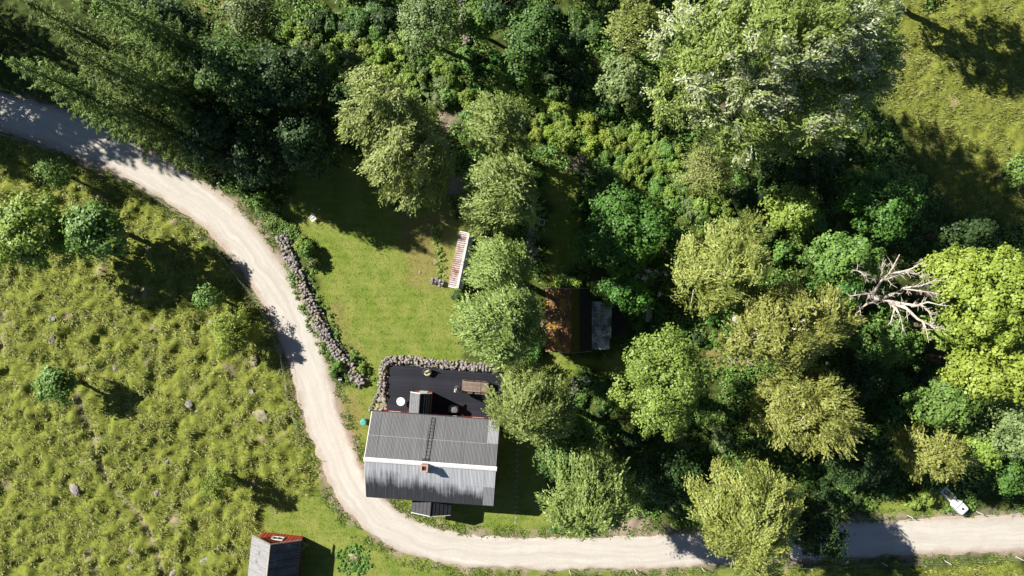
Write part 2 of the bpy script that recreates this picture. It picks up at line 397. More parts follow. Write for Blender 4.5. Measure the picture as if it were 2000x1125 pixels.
# ------------------------------------------------------------------ building materials
def board_mat(name, a, b, axis_scale=(8, .6, 8), rough=.8, spec=.3):
    m = Mat(name, rough, spec); n = m.noise(m.coord(scale=axis_scale), 1.0, 4)
    oi = m.node('ShaderNodeObjectInfo'); c = m.ramp(n, [(.3, b), (.7, a)])
    hsv = m.node('ShaderNodeHueSaturation'); m.l.new(c, hsv.inputs['Color']); m.l.new(m.math('ADD', m.math('MULTIPLY', oi.outputs['Random'], .5), .75), hsv.inputs['Value'])
    m.color(hsv.outputs[0]); return m.m
M_RED = board_mat('red_paint', (.42, .075, .045), (.30, .05, .03), (6, 6, .5))
M_WHITE = simple('white_paint', (.78, .77, .74), (.66, .65, .62), 4, .5, .4)
M_BLACKBOARD = board_mat('black_stained_wood', (.021, .023, .033), (.011, .012, .018), (.5, 9, 9), .55, .35)
M_GREYWOOD = board_mat('weathered_wood', (.42, .37, .33), (.25, .215, .19), (6, .8, 6))
M_BROWNWOOD = board_mat('brown_teak', (.25, .185, .145), (.17, .125, .10), (6, .8, 6))
M_GLASS = Mat('window_glass', .08, .5).color((.02, .025, .03)).m
M_DARKMETAL = simple('dark_metal', (.05, .05, .055), (.03, .03, .033), 6, .5, .4)
M_BLACKROOF = simple('black_felt', (.032, .033, .038), (.016, .017, .02), 3, .75, .3)
M_BRICK = simple('pale_brick', (.50, .33, .26), (.38, .24, .19), 9, .9, .2)

# ------------------------------------------------------------------ main house
house = empty('house', (-7.3, -15.7, 0), R(-4.2)); tag(house, 'long house with grey corrugated metal roof and white ridge beside the black deck', 'house')
HL, HD, ZE, ZR = 5.86, 3.92, 3.6, 5.62
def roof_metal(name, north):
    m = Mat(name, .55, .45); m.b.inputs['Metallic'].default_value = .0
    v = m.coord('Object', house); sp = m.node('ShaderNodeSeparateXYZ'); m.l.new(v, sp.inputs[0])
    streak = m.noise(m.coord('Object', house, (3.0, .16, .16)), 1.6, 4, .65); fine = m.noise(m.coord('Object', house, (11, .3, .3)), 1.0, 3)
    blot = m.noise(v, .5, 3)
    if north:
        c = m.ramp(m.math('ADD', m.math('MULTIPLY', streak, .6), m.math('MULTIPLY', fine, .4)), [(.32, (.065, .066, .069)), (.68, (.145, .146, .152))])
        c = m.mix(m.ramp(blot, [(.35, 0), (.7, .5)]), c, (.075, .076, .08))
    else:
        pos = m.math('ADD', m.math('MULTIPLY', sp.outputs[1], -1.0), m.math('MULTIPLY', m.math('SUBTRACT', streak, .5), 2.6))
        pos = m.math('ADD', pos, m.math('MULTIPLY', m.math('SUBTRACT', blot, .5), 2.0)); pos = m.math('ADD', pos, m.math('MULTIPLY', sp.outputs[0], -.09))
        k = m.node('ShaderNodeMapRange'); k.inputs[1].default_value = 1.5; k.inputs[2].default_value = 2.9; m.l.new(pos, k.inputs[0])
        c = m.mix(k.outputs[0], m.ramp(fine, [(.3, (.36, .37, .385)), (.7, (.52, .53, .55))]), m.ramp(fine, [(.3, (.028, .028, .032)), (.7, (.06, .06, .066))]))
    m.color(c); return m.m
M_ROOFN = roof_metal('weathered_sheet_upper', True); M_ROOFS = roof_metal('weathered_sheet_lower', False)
M_SHEETPALE = simple('pale_sheet', (.27, .275, .285), (.22, .225, .235), 2, .5, .4)
def corr_mesh(name, w, l, mat, waves=7, amp=.022):
    """corrugated sheet: x across the ribs, y along them, lying in z=0"""
    n = waves*4; mb = MB(); xs = [(-.5+i/n)*w for i in range(n+1)]
    zs = [amp*math.cos(2*math.pi*waves*i/n) for i in range(n+1)]
    vs_ = [(x, -l/2, z) for x, z in zip(xs, zs)] + [(x, l/2, z) for x, z in zip(xs, zs)]
    mb.add(vs_, [(i, i+1, n+2+i, n+1+i) for i in range(n)]); return mb.mesh(name, mat)
pitch = math.atan2(ZR-ZE, HD); slope_len = math.hypot(ZR-ZE, HD); ncol = 12; cw = 2*HL/ncol
sheets = {}
for side in (1, -1):
    for tier in (0, 1):
        for ci in range(ncol):
            pale = (ci == ncol-1 and tier == 1)
            key = (side, pale)
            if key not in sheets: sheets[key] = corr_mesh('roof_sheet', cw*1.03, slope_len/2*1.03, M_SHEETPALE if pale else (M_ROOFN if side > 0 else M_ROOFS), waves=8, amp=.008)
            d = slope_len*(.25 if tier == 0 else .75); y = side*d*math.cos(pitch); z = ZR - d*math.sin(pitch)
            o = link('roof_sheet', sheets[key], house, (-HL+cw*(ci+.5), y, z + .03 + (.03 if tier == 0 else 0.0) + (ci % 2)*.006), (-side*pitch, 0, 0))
            if pale: o['label'] = 'paler replacement roof sheet'
MB().add([(-HL, -HD+.05, ZE+.0), (HL, -HD+.05, ZE), (HL, 0, ZR-.02), (-HL, 0, ZR-.02), (HL, HD-.05, ZE), (-HL, HD-.05, ZE)], [(0,1,2,3), (3,2,4,5)]).build('roof_deck', M_BLACKROOF, house)
WX, WY = HL-.28, HD-.42
# walls: plank cladding, each board proud
wall = MB()
wz = ZE - .02
wall.prism([(-WX,-WY),(WX,-WY),(WX,WY),(-WX,WY)], 0, wz)
for sx in (-1, 1): wall.add([(sx*WX, -WY, wz), (sx*WX, WY, wz), (sx*WX, 0, ZR-.2)], [(0, 1, 2)])
wall.build('wall', M_RED, house)
bat = MB()
k = -WX+.1
while k < WX:
    bat.box((k, WY+.015, wz/2), (.05, .03, wz)); bat.box((k, -WY-.015, wz/2), (.05, .03, wz)); k += .22
k = -WY+.1
while k < WY:
    hz_ = wz + (1-abs(k)/WY)*(ZR-.2-wz)
    for sx in (-1, 1): bat.box((sx*(WX+.015), k, hz_/2), (.03, .05, hz_)); 
    k += .22
b = bat.build('cladding_battens', M_RED, house); b['kind'] = 'stuff'
for sx in (-1, 1):
    for sy in (-1, 1): MB().box((sx*(WX+.02), sy*(WY+.02), wz/2), (.14, .14, wz)).build('corner_board', M_WHITE, house)
for sx in (-1, 1):
    for sy in (-1, 1):
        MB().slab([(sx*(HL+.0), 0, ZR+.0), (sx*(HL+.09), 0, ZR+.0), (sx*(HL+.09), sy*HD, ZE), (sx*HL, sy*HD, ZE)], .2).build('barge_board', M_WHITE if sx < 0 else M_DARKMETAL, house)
for ci in range(ncol):
    if ci < ncol-1: MB().box((-HL+cw*(ci+.5), slope_len*.5*math.cos(pitch)+.01, ZR-slope_len*.5*math.sin(pitch)+.078), (cw*.99, .05, .012), (-pitch, 0, 0)).build('sheet_overlap', M_SHEETPALE, house)
rc = MB()
for sy in (-1, 1): rc.slab([(-HL-.1, 0, ZR+.15), (HL+.1, 0, ZR+.15), (HL+.1, sy*.2, ZR+.06), (-HL-.1, sy*.2, ZR+.06)], .012)
rc.build('ridge_cap', M_WHITE, house)
for sy in (-1, 1): MB().tube([(-HL, sy*(HD+.05), ZE-.05), (HL, sy*(HD+.05), ZE-.1)], .055, 6).build('gutter', M_DARKMETAL, house)
def wframe(root, c, nrm, w, h):
    """window standing at c on a wall with outward normal nrm (axis unit)"""
    t = Vector((-nrm[1], nrm[0], 0)); n = Vector(nrm); c = Vector(c); rot = math.atan2(t.y, t.x)
    f = MB()
    for s_ in (-1, 1): f.box(c+t*(s_*w/2)+n*.03, (.09, .07, h+.09), (0,0,rot)); f.box(c+Vector((0,0,s_*h/2))+n*.03, (w-.09, .07, .09), (0,0,rot))
    f.box(c+n*.03, (.05, .06, h-.1), (0,0,rot)); fr = f.build('window', M_WHITE, root)
    for s_ in (-1, 1): MB().box(c+t*(s_*w/4)+n*.012, (w/2-.08, .02, h-.1), (0,0,rot)).build('pane', M_GLASS, fr)
for x in (-4.2, 1.2, 3.8): wframe(house, (x, WY+.03, 1.7), (0,1,0), 1.1, 1.2)
for x in (-4.2, 4.2): wframe(house, (x, -WY-.03, 1.7), (0,-1,0), 1.1, 1.2)
for y in (-1.6, 1.6): wframe(house, (WX+.03, y, 1.7), (1,0,0), 1.0, 1.2); wframe(house, (-WX-.03, y, 1.7), (-1,0,0), 1.0, 1.2)
# chimney, ladder
ch = MB(); cx, cy = -.42, -.22
ch.box((cx, cy, 5.75), (.58, .58, 1.25))
for s_ in (-1, 1): ch.box((cx+s_*.26, cy, 6.44), (.14, .66, .13)); ch.box((cx, cy+s_*.26, 6.44), (.38, .14, .13))
chim = ch.build('chimney', M_BRICK, house); MB().box((cx, cy, 6.375), (.36, .36, .02)).build('flue', M_BLACKROOF, chim)
MB().box((cx, cy-.42, 5.58), (.7, .3, .03), (pitch, 0, 0)).build('flashing', M_DARKMETAL, chim); MB().box((cx, cy+.5, 5.56), (.7, .3, .03), (-pitch, 0, 0)).build('flashing', M_DARKMETAL, chim)
lad = MB(); lx = -.28
for s_ in (-1, 1): lad.tube([(lx+s_*.17-.12, .3, ZR+.02), (lx+s_*.17+.0, HD-.05, ZE+.2)], .028, 5)
for i in range(13):
    t = (i+.5)/13; lad.tube([(lx-.17-.12*(1-t), .3+t*(HD-.35), ZR+.02+t*(ZE+.18-ZR)), (lx+.17-.12*(1-t), .3+t*(HD-.35), ZR+.02+t*(ZE+.18-ZR))], .018, 4)
lad.build('roof_ladder', M_DARKMETAL, house)
# entrance porch towards the deck
def porch(root, x0, x1, ya, yb, ze, zr, mats, gable_mat, name='porch'):
    xm = (x0+x1)/2; sgn = 1 if yb > ya else -1
    p = MB().prism([(x0+.18, ya), (x1-.18, ya), (x1-.18, yb-sgn*.22), (x0+.18, yb-sgn*.22)], 0, ze-.02)
    p.add([(x0+.18, yb-sgn*.22, ze-.02), (x1-.18, yb-sgn*.22, ze-.02), (xm, yb-sgn*.22, zr-.16)], [(0,1,2)])
    p.build(name+'_wall', gable_mat, root)
    for i, (xe, mt) in enumerate(((x0, mats[0]), (x1, mats[1]))):
        MB().slab([(xm, ya, zr), (xm, yb, zr), (xe, yb, ze), (xe, ya, ze)], .06).build(name+'_roof_slope', mt, root)
        n_ = 5
        for j in range(1, n_):
            t = j/n_; xx = xm+(xe-xm)*t; zz = zr+(ze-zr)*t
            MB().box((xx, (ya+yb)/2, zz+.012), (.02, abs(yb-ya)-.02, .03)).build('roof_batten', mt, root)
        MB().slab([(xm, yb+sgn*.0, zr+.01), (xm, yb+sgn*.05, zr+.01), (xe, yb+sgn*.05, ze+.01), (xe, yb, ze+.01)], .16).build('barge_board', M_WHITE if gable_mat is M_RED else M_DARKMETAL, root)
    MB().tube([(xm, ya, zr+.02), (xm, yb, zr+.02)], .05, 6).build(name+'_ridge', M_DARKMETAL, root)
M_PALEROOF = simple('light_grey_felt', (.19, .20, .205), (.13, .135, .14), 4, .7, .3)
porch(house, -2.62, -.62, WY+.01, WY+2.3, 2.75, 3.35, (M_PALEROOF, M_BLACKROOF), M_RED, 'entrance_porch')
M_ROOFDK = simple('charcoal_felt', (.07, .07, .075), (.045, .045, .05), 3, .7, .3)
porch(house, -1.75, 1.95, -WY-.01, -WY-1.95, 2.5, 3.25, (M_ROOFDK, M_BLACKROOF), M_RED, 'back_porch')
MB().box((-1.62, WY+2.1, 1.05), (.8, .04, 2.0)).build('door', M_WHITE, house)

# ------------------------------------------------------------------ black deck
deck = empty('deck', (-7.3, -15.7, 0), R(-4.0)); tag(deck, 'black stained plank deck behind the grey roofed house', 'deck')
dk0, dk1 = WY+.02, 8.05; nb = 32; bw = (dk1-dk0)/nb
pm = MB().box((0, 0, 0), (10.95, bw-.014, .035)).mesh('plank', M_BLACKBOARD)
for i in range(nb): link('plank', pm, deck, (.35+rnd.uniform(-.02,.02), dk0+bw*(i+.5), .155+rnd.uniform(-.003,.003)))
MB().box((.35, (dk0+dk1)/2, .06), (10.8, dk1-dk0-.05, .14)).build('frame', M_BLACKBOARD, deck)
DZ = .175
def D(u, v, z=DZ): return W(u, v, z)
# flat mossy stone steps at the deck's left
steps = empty('stone_steps'); tag(steps, 'pale mossy stone steps at the left end of the deck', 'steps')
for (u, v, s_) in ((748,760,.5),(744,770,.6),(751,771,.5),(741,781,.6),(748,781,.65),(739,792,.55),(746,792,.6),(752,790,.5),(735,800,.5),(743,802,.55),(752,800,.5)):
    link('slab', rnd.choice(ROCKS[8:]), steps, W(u, v, .12), (0, 0, rnd.uniform(0, 6)), (s_*1.25, s_*1.1, .3))
for i in range(9):
    t = i/8; link('edge_stone', rnd.choice(ROCKS[:12]), steps, W(746-25*t, 752+49*t, .2), (rnd.uniform(-.3,.3), 0, rnd.uniform(0,6)), (.42, .38, .42))

# ------------------------------------------------------------------ furniture on the deck
M_CREAM = simple('cream_cushion', (.62, .62, .40), (.5, .5, .3), 6, .9, .2)
M_GREYCLOTH = simple('grey_cover', (.17, .17, .175), (.10, .10, .105), 5, .85, .3)
M_TEAL = simple('teal_plastic', (.10, .42, .36), (.07, .33, .28), 5, .45, .4)
M_PLASTIC = simple('white_plastic', (.78, .79, .78), (.66, .68, .68), 3, .4, .45)
tc = W(929, 753.5, DZ); TA = R(-4.2)
dt = empty('dining_table', tc, TA); tag(dt, 'long brown wooden outdoor dining table on the black deck', 'table')
for i in range(7): MB().box((0 if i < 9 else 0, -.41+i*.137, .74), (1.72, .128, .035)).build('slat', M_BROWNWOOD, dt, loc=(-.34, 0, 0))
for i in range(7): MB().box((.90, -.41+i*.137, .748), (.7, .128, .035)).build('slat', M_BROWNWOOD, dt)
MB().box((0, .0, .69), (2.3, .75, .06)).build('apron', M_BROWNWOOD, dt)
for sx in (-1, 1):
    for sy in (-1, 1): MB().box((sx*1.1, sy*.36, .35), (.08, .08, .68)).build('leg', M_BROWNWOOD, dt)
def chair(loc, rz, label, mat=M_BROWNWOOD):
    r = empty('garden_chair', loc, rz); tag(r, label, 'chair', 'brown chairs at the dining table')
    for i in range(5): MB().box((0, -.2+i*.1, .44), (.46, .085, .025)).build('seat_slat', mat, r)
    for sx in (-1, 1):
        MB().tube([(sx*.22, .22, 0), (sx*.22, .22, .62)], .022, 5).build('leg', mat, r)
        MB().tube([(sx*.22, -.22, 0), (sx*.22, -.24, .45), (sx*.22, -.34, .95)], .022, 5).build('leg', mat, r)
        MB().box((sx*.23, 0, .63), (.05, .5, .025)).build('armrest', mat, r)
    for i in range(4): MB().box((-.15+.1*i, -.29, .7), (.06, .02, .46), (.2, 0, 0)).build('back_slat', mat, r)
    MB().box((0, -.34, .95), (.5, .03, .07)).build('top_rail', mat, r)
    return r
ca, sa = math.cos(TA), math.sin(TA)
for i, x in enumerate((-1.02, -.45, .25, .82)):
    for s_, yy in ((1, .26), (-1, -.26)):
        lx_, ly_ = x, yy+s_*.02
        chair((tc[0]+lx_*ca-ly_*sa, tc[1]+lx_*sa+ly_*ca, DZ), TA+(math.pi if s_ > 0 else 0),
              ('leftmost', 'second from left', 'third from left', 'rightmost')[i] + ' brown slatted chair on the ' + ('upper' if s_ > 0 else 'house') + ' side of the dining table')
def round_table(loc, r, h, label):
    t = empty('round_table', loc); tag(t, label, 'table')
    MB().lathe([(r-.02, h-.03), (r, h-.02), (r, h-.005), (r-.01, h)], 28).build('tabletop', M_PLASTIC, t)
    MB().lathe([(.03, .02), (.03, h-.03)], 10).build('pedestal', M_DARKMETAL, t)
    for k in range(3):
        a = k*2.094; MB().tube([(0, 0, .1), (.35*math.cos(a), .35*math.sin(a), .02)], .02, 5).build('foot', M_DARKMETAL, t)
round_table(D(785, 782), .41, .72, 'round white table on the deck beside the entrance porch')
pa = empty('closed_parasol', D(893, 758)); tag(pa, 'closed white parasol standing next to the long dining table', 'parasol')
MB().lathe([(.3, 0), (.3, .05), (.06, .09), (.04, .25)], 16).build('base', M_DARKMETAL, pa)
MB().tube([(0, 0, .1), (0, 0, 2.65)], .024, 7).build('pole', M_WHITE, pa)
cp = MB(); prof = [(.06, 1.0), (.15, 1.15), (.16, 1.5), (.12, 2.0), (.07, 2.45), (.02, 2.62)]; vs_ = []; fs = []
for i, (r_, z) in enumerate(prof):
    for k in range(16): a = 2*math.pi*k/16; q = r_*(1.25 if k % 2 else .65); vs_.append((q*math.cos(a), q*math.sin(a), z))
for i in range(len(prof)-1):
    for k in range(16): fs.append((i*16+k, i*16+(k+1) % 16, (i+1)*16+(k+1) % 16, (i+1)*16+k))
cp.add(vs_, fs).build('folded_canopy', M_WHITE, pa); MB().lathe([(.17, 0), (.17, .06)], 12, (0, 0, 1.45)).build('strap', M_WHITE, pa)
lc = empty('lounge_chair', D(836, 726), R(20)); tag(lc, 'pale yellow round lounge chair alone near the stone edge of the deck', 'chair')
MB().lathe([(.30, .28), (.36, .32), (.37, .40), (.33, .45), (.15, .47)], 18).build('seat_cushion', M_CREAM, lc, smooth=True)
bk = MB(); vs_ = []; fs = []
for i in range(9):
    a = R(10+160*i/8)
    for (r_, z) in ((.36, .3), (.42, .75), (.38, .76), (.32, .32)): vs_.append((r_*math.cos(a), r_*math.sin(a), z))
for i in range(8):
    for k in range(4): fs.append((i*4+k, (i+1)*4+k, (i+1)*4+(k+1) % 4, i*4+(k+1) % 4))
bk.add(vs_, fs).build('backrest', M_GREYCLOTH, lc); MB().box((0, .16, .53), (.46, .14, .3), (.35, 0, 0)).build('back_cushion', M_CREAM, lc)
for k in range(4):
    a = R(45+90*k); MB().tube([(.2*math.cos(a), .2*math.sin(a), .3), (.32*math.cos(a), .32*math.sin(a), 0)], .018, 5).build('leg', M_DARKMETAL, lc)
gr = empty('covered_grill', D(887, 797), R(-4)); tag(gr, 'barbecue grill under a grey cloth cover against the house wall', 'grill')
cv = MB(); vs_ = []; fs = []
for i, (hx, hy, z) in enumerate(((.48,.33,.12),(.46,.31,.6),(.50,.32,.85),(.40,.25,1.08),(.15,.1,1.13))):
    for k in range(16):
        a = 2*math.pi*k/16; w_ = 1+(.07 if k % 2 else -.05)*(1.2-z); vs_.append((hx*w_*math.copysign(abs(math.cos(a))**.6, math.cos(a)), hy*w_*math.copysign(abs(math.sin(a))**.6, math.sin(a)), z))
for i in range(4):
    for k in range(16): fs.append((i*16+k, i*16+(k+1) % 16, (i+1)*16+(k+1) % 16, (i+1)*16+k))
fs.append(tuple(64+k for k in range(16))); cv.add(vs_, fs).build('cover', M_GREYCLOTH, gr)
for sx in (-1, 1):
    for sy in (-1, 1): MB().tube([(sx*.36, sy*.2, 0), (sx*.36, sy*.2, .4)], .02, 5).build('leg', M_DARKMETAL, gr)
MB().tube([(-.5, .0, .8), (-.62, 0, .8)], .03, 6).build('side_handle', M_DARKMETAL, gr)
bu = empty('bucket', D(903, 811)); tag(bu, 'small white bucket on the deck right of the covered grill', 'bucket')
MB().lathe([(.10, 0), (.13, .26), (.14, .27), (.12, .27), (.1, .05)], 14).build('body', M_PLASTIC, bu); MB().tube([(-.13, 0, .26), (-.08, 0, .36), (.08, 0, .36), (.13, 0, .26)], .006, 4).build('handle', M_DARKMETAL, bu)
br = empty('rain_barrel', W(713, 822, 0)); tag(br, 'turquoise lidded plastic barrel on grass beside the gable end', 'barrel')
MB().lathe([(.24, 0), (.29, .3), (.29, .6), (.26, .84)], 20).build('body', M_TEAL, br, smooth=False)
MB().lathe([(.285, .84), (.30, .86), (.29, .9), (.24, .93)], 20).build('lid', M_TEAL, br); MB().tube([(-.06, 0, .93), (-.05, 0, .97), (.05, 0, .97), (.06, 0, .93)], .012, 5).build('lid_handle', M_TEAL, br)
for z in (.3, .6): MB().lathe([(.292, -.02), (.305, 0), (.292, .02)], 20, (0, 0, z)).build('hoop', M_TEAL, br)

# ------------------------------------------------------------------ narrow shed with worn red and white roof
p0, p1 = W(902, 455.5, 1.6), W(880, 561, 1.6); sl = math.hypot(p1[0]-p0[0], p1[1]-p0[1]); sa_ = math.atan2(p0[1]-p1[1], p0[0]-p1[0])-math.pi/2
shed = empty('narrow_shed', ((p0[0]+p1[0])/2+.42, (p0[1]+p1[1])/2, 0), sa_); tag(shed, 'narrow shed with worn red and white ribbed roof on the lawn edge', 'shed')
hl = sl/2
m = Mat('worn_red_white_tiles', .85, .25); v = m.coord('Object', shed); n = m.noise(v, 1.1, 5, .7); n2 = m.noise(v, 6, 3)
m.color(m.mix(m.ramp(m.math('ADD', m.math('MULTIPLY', n, .8), m.math('MULTIPLY', n2, .2)), [(.47, 0), (.60, 1)]), m.ramp(n2, [(.3, (.34, .31, .30)), (.7, (.47, .44, .425))]), m.ramp(n2, [(.3, (.20, .065, .05)), (.7, (.30, .12, .095))])))
M_WORNTILE = m.m
MB().prism([(-.52, -hl+.12), (.62, -hl+.12), (.62, hl-.12), (-.52, hl-.12)], 0, 1.42).add([(.2, -hl+.12, 1.95), (-.52, -hl+.12, 1.42), (.62, -hl+.12, 1.42)], [(0,1,2)]).add([(.2, hl-.12, 1.95), (-.52, hl-.12, 1.42), (.62, hl-.12, 1.42)], [(0,1,2)]).build('wall', simple('grey_paint', (.52, .55, .56), (.42, .45, .46), 3, .7), shed)
ns = 26; sw = sl/ns; lp = math.atan2(.55, .85); ll = math.hypot(.55, .88)
tm = corr_mesh('roof_tile_strip', sw*.74, ll, M_WORNTILE, 1, .03)
for i in range(ns): link('roof_tile_strip', tm, shed, (-.25, -hl+sw*(i+.5), 1.74+rnd.uniform(-.012,.012)), (lp*0, 0, 0)).rotation_euler = Euler((-0.0, 0, R(90))).to_matrix().to_euler()
for o in [o for o in shed.children if o.name.startswith('roof_tile_strip')]:
    o.rotation_euler = (Matrix.Rotation(-lp, 3, 'Y') @ Matrix.Rotation(-R(90), 3, 'Z')).to_euler()
MB().slab([(-.64, -hl, 1.43), (.17, -hl, 1.96), (.17, hl, 1.96), (-.64, hl, 1.43)], .05).build('roof_deck', simple('dark_red_underlay', (.10, .045, .035), (.06, .03, .025), 5), shed)
MB().slab([(.14, -hl-.02, 2.05), (.36, -hl-.02, 2.03), (.36, hl+.02, 2.03), (.14, hl+.02, 2.05)], .03).build('ridge_board', M_WHITE, shed)
MB().slab([(.36, -hl, 2.0), (.74, -hl, 1.38), (.74, hl, 1.38), (.36, hl, 2.0)], .04).build('steep_slope', simple('grey_board', (.45, .48, .50), (.36, .39, .40), 2.5, .7), shed)
for s_ in (-1, 1): MB().slab([(-.66, s_*(hl+.02), 1.5), (.14, s_*(hl+.02), 2.03), (.14, s_*(hl+.07), 2.03), (-.66, s_*(hl+.07), 1.5)], .12).build('barge_board', M_WHITE, shed)

# ------------------------------------------------------------------ old cabin with mossy tiles and metal lean-to
m = Mat('mossy_brown_tiles', .9, .2); v = m.coord('Generated'); tcn = m.coord('Object', None); nA = m.noise(tcn, 1.1, 4, .65); nB = m.noise(tcn, 5, 4)
cc = m.ramp(nB, [(.3, (.08, .045, .03)), (.7, (.21, .11, .07))])
cc = m.mix(m.ramp(nA, [(.48, 0), (.60, 1)]), cc, m.ramp(nB, [(.3, (.20, .115, .025)), (.7, (.40, .24, .06))])); m.color(cc).bump(nB, .03)
M_CABINL = m.m
m = Mat('mossy_shaded_tiles', .95, .15); tcn = m.coord(); nB = m.noise(tcn, 5, 4); sp = m.node('ShaderNodeSeparateXYZ'); m.l.new(tcn, sp.inputs[0])
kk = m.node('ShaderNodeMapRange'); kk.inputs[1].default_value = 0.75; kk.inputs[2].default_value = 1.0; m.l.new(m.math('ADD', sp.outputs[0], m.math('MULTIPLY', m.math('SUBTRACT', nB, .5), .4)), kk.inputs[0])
m.color(m.mix(kk.outputs[0], m.ramp(nB, [(.3, (.09, .08, .012)), (.7, (.15, .125, .025))]), m.ramp(nB, [(.3, (.03, .026, .024)), (.7, (.06, .05, .045))]))); M_CABINR = m.m  # right slope: real moss by the ridge, shade below painted in nearly black
cab = empty('cabin', (5.32, -2.98, 0), 0); tag(cab, 'old cabin with brown mossy tiled roof under the birches', 'cabin')
CH, CR, CE, CL = 2.15, 4.5, 2.4, 2.92
MB().prism([(-CH+.3, -CL+.2), (CH-.3, -CL+.2), (CH-.3, CL-.2), (-CH+.3, CL-.2)], 0, CE+.1).add([(-CH+.3, -CL+.2, CE+.1), (CH-.3, -CL+.2, CE+.1), (0, -CL+.2, CR-.25)], [(0,1,2)]).add([(-CH+.3, CL-.2, CE+.1), (CH-.3, CL-.2, CE+.1), (0, CL-.2, CR-.25)], [(0,1,2)]).build('wall', board_mat('old_red_boards', (.22, .07, .05), (.13, .05, .04), (6, 6, .5)), cab)
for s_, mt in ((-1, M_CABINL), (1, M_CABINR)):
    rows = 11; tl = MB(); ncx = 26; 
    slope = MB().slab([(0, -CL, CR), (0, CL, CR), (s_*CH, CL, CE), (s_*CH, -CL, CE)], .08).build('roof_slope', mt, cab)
    for rI in range(rows):
        t0, t1 = rI/rows, (rI+1.12)/rows; tm = MB()
        for q in range(ncx):
            y0 = -CL+2*CL*q/ncx; y1 = y0+2*CL/ncx*.93; dz = rnd.uniform(0, .02)
            tm.slab([(s_*CH*t0, y0, CR+(CE-CR)*t0+.035+dz), (s_*CH*t0, y1, CR+(CE-CR)*t0+.03+dz), (s_*CH*t1, y1, CR+(CE-CR)*t1+.075+dz), (s_*CH*t1, y0, CR+(CE-CR)*t1+.08+dz)], .03)
        tm.build('tile_course', mt, slope)
MB().tube([(0, -CL-.03, CR+.05), (0, CL+.03, CR+.05)], .09, 7).build('ridge_tiles', M_CABINL, cab)
for s_ in (-1, 1):
    for e in (-1, 1): MB().slab([(0, e*CL, CR+.06), (0, e*(CL+.05), CR+.06), (s_*CH, e*(CL+.05), CE+.06), (s_*CH, e*CL, CE+.06)], .17).build('barge_board', M_GREYWOOD, cab)
m = Mat('stained_zinc', .5, .45); v = m.coord('Object', cab); nA = m.noise(v, 1.5, 4, .65); nB = m.noise(m.coord('Object', cab, (1, 6, 1)), 1.5, 4)
m.color(m.mix(m.ramp(nA, [(.44, 0), (.60, 1)]), m.ramp(nB, [(.3, (.36, .38, .40)), (.7, (.56, .58, .60))]), m.ramp(nB, [(.3, (.10, .085, .075)), (.7, (.22, .19, .17))]))); M_ZINC = m.m
lt = empty('lean_to', (0, 0, 0)); lt.parent = cab
for (ya, yb, xe, dz) in ((1.72, -.02, 4.06, .03), (.02, -1.74, 4.02, .0), (-1.70, -2.78, 3.84, .03)):
    w_ = ya-yb; l_ = xe-CH+.02
    o = link('roof_sheet', corr_mesh('roof_sheet', w_, l_, M_ZINC, max(4, int(w_/.16)), .018), lt, ((CH+xe)/2, (ya+yb)/2, 2.3+dz))
    o.rotation_euler = (Matrix.Rotation(R(7), 3, 'Y') @ Matrix.Rotation(-R(90), 3, 'Z')).to_euler()
MB().prism([(CH-.25, -2.7), (3.7, -2.7), (3.7, 1.6), (CH-.25, 1.6)], 0, 2.02).build('lean_to_wall', M_GREYWOOD, cab)
dkp = empty('small_deck', (5.32, -2.98, 0)); tag(dkp, 'small dark plank deck in shade right of the cabin lean-to', 'deck')
spm = MB().box((0, 0, .12), (1.75, .135, .03)).mesh('plank', board_mat('dark_brown_boards', (.06, .045, .05), (.035, .028, .03), (.5, 8, 8)))
for i in range(20): link('plank', spm, dkp, (4.85, -1.6+i*.15, 0))
# clutter left of the cabin
pl = empty('wall_lumber', W(1058, 637, 0), R(25)); tag(pl, 'reddish boards leaning at the left side of the cabin', 'lumber')
for i in range(3): MB().box((i*.06, 0, .5+i*.1), (.25, 1.0, .03), (0, R(-35), 0)).build('board', M_BROWNWOOD, pl)
bx_ = empty('white_crate', W(1057, 652, 0), R(12)); tag(bx_, 'small white crate beside the left wall of the cabin', 'crate')
for s_ in (-1, 1): MB().box((s_*.2, 0, .2), (.02, .5, .4)).build('side', M_WHITE, bx_); MB().box((0, s_*.24, .2), (.38, .02, .4)).build('side', M_WHITE, bx_)
MB().box((0, 0, .03), (.38, .46, .03)).build('bottom', M_WHITE, bx_)
# plank table right of the cabin
bt = empty('plank_table', W(1265, 613, 0), R(-4)); tag(bt, 'weathered grey plank table in the shade right of the cabin', 'table')
for i in range(4): MB().box((-.21+i*.13, 0, .72), (.12, 1.55, .035)).build('plank', M_GREYWOOD, bt)
for s_ in (-1, 1):
    MB().box((.2, s_*.62, .42), (1.1, .08, .06)).build('cross_beam', M_GREYWOOD, bt)
    for sx in (-1, 1): MB().box((sx*.17, s_*.57, .36), (.07, .05, .72), (0, sx*-.2, 0)).build('leg', M_GREYWOOD, bt)

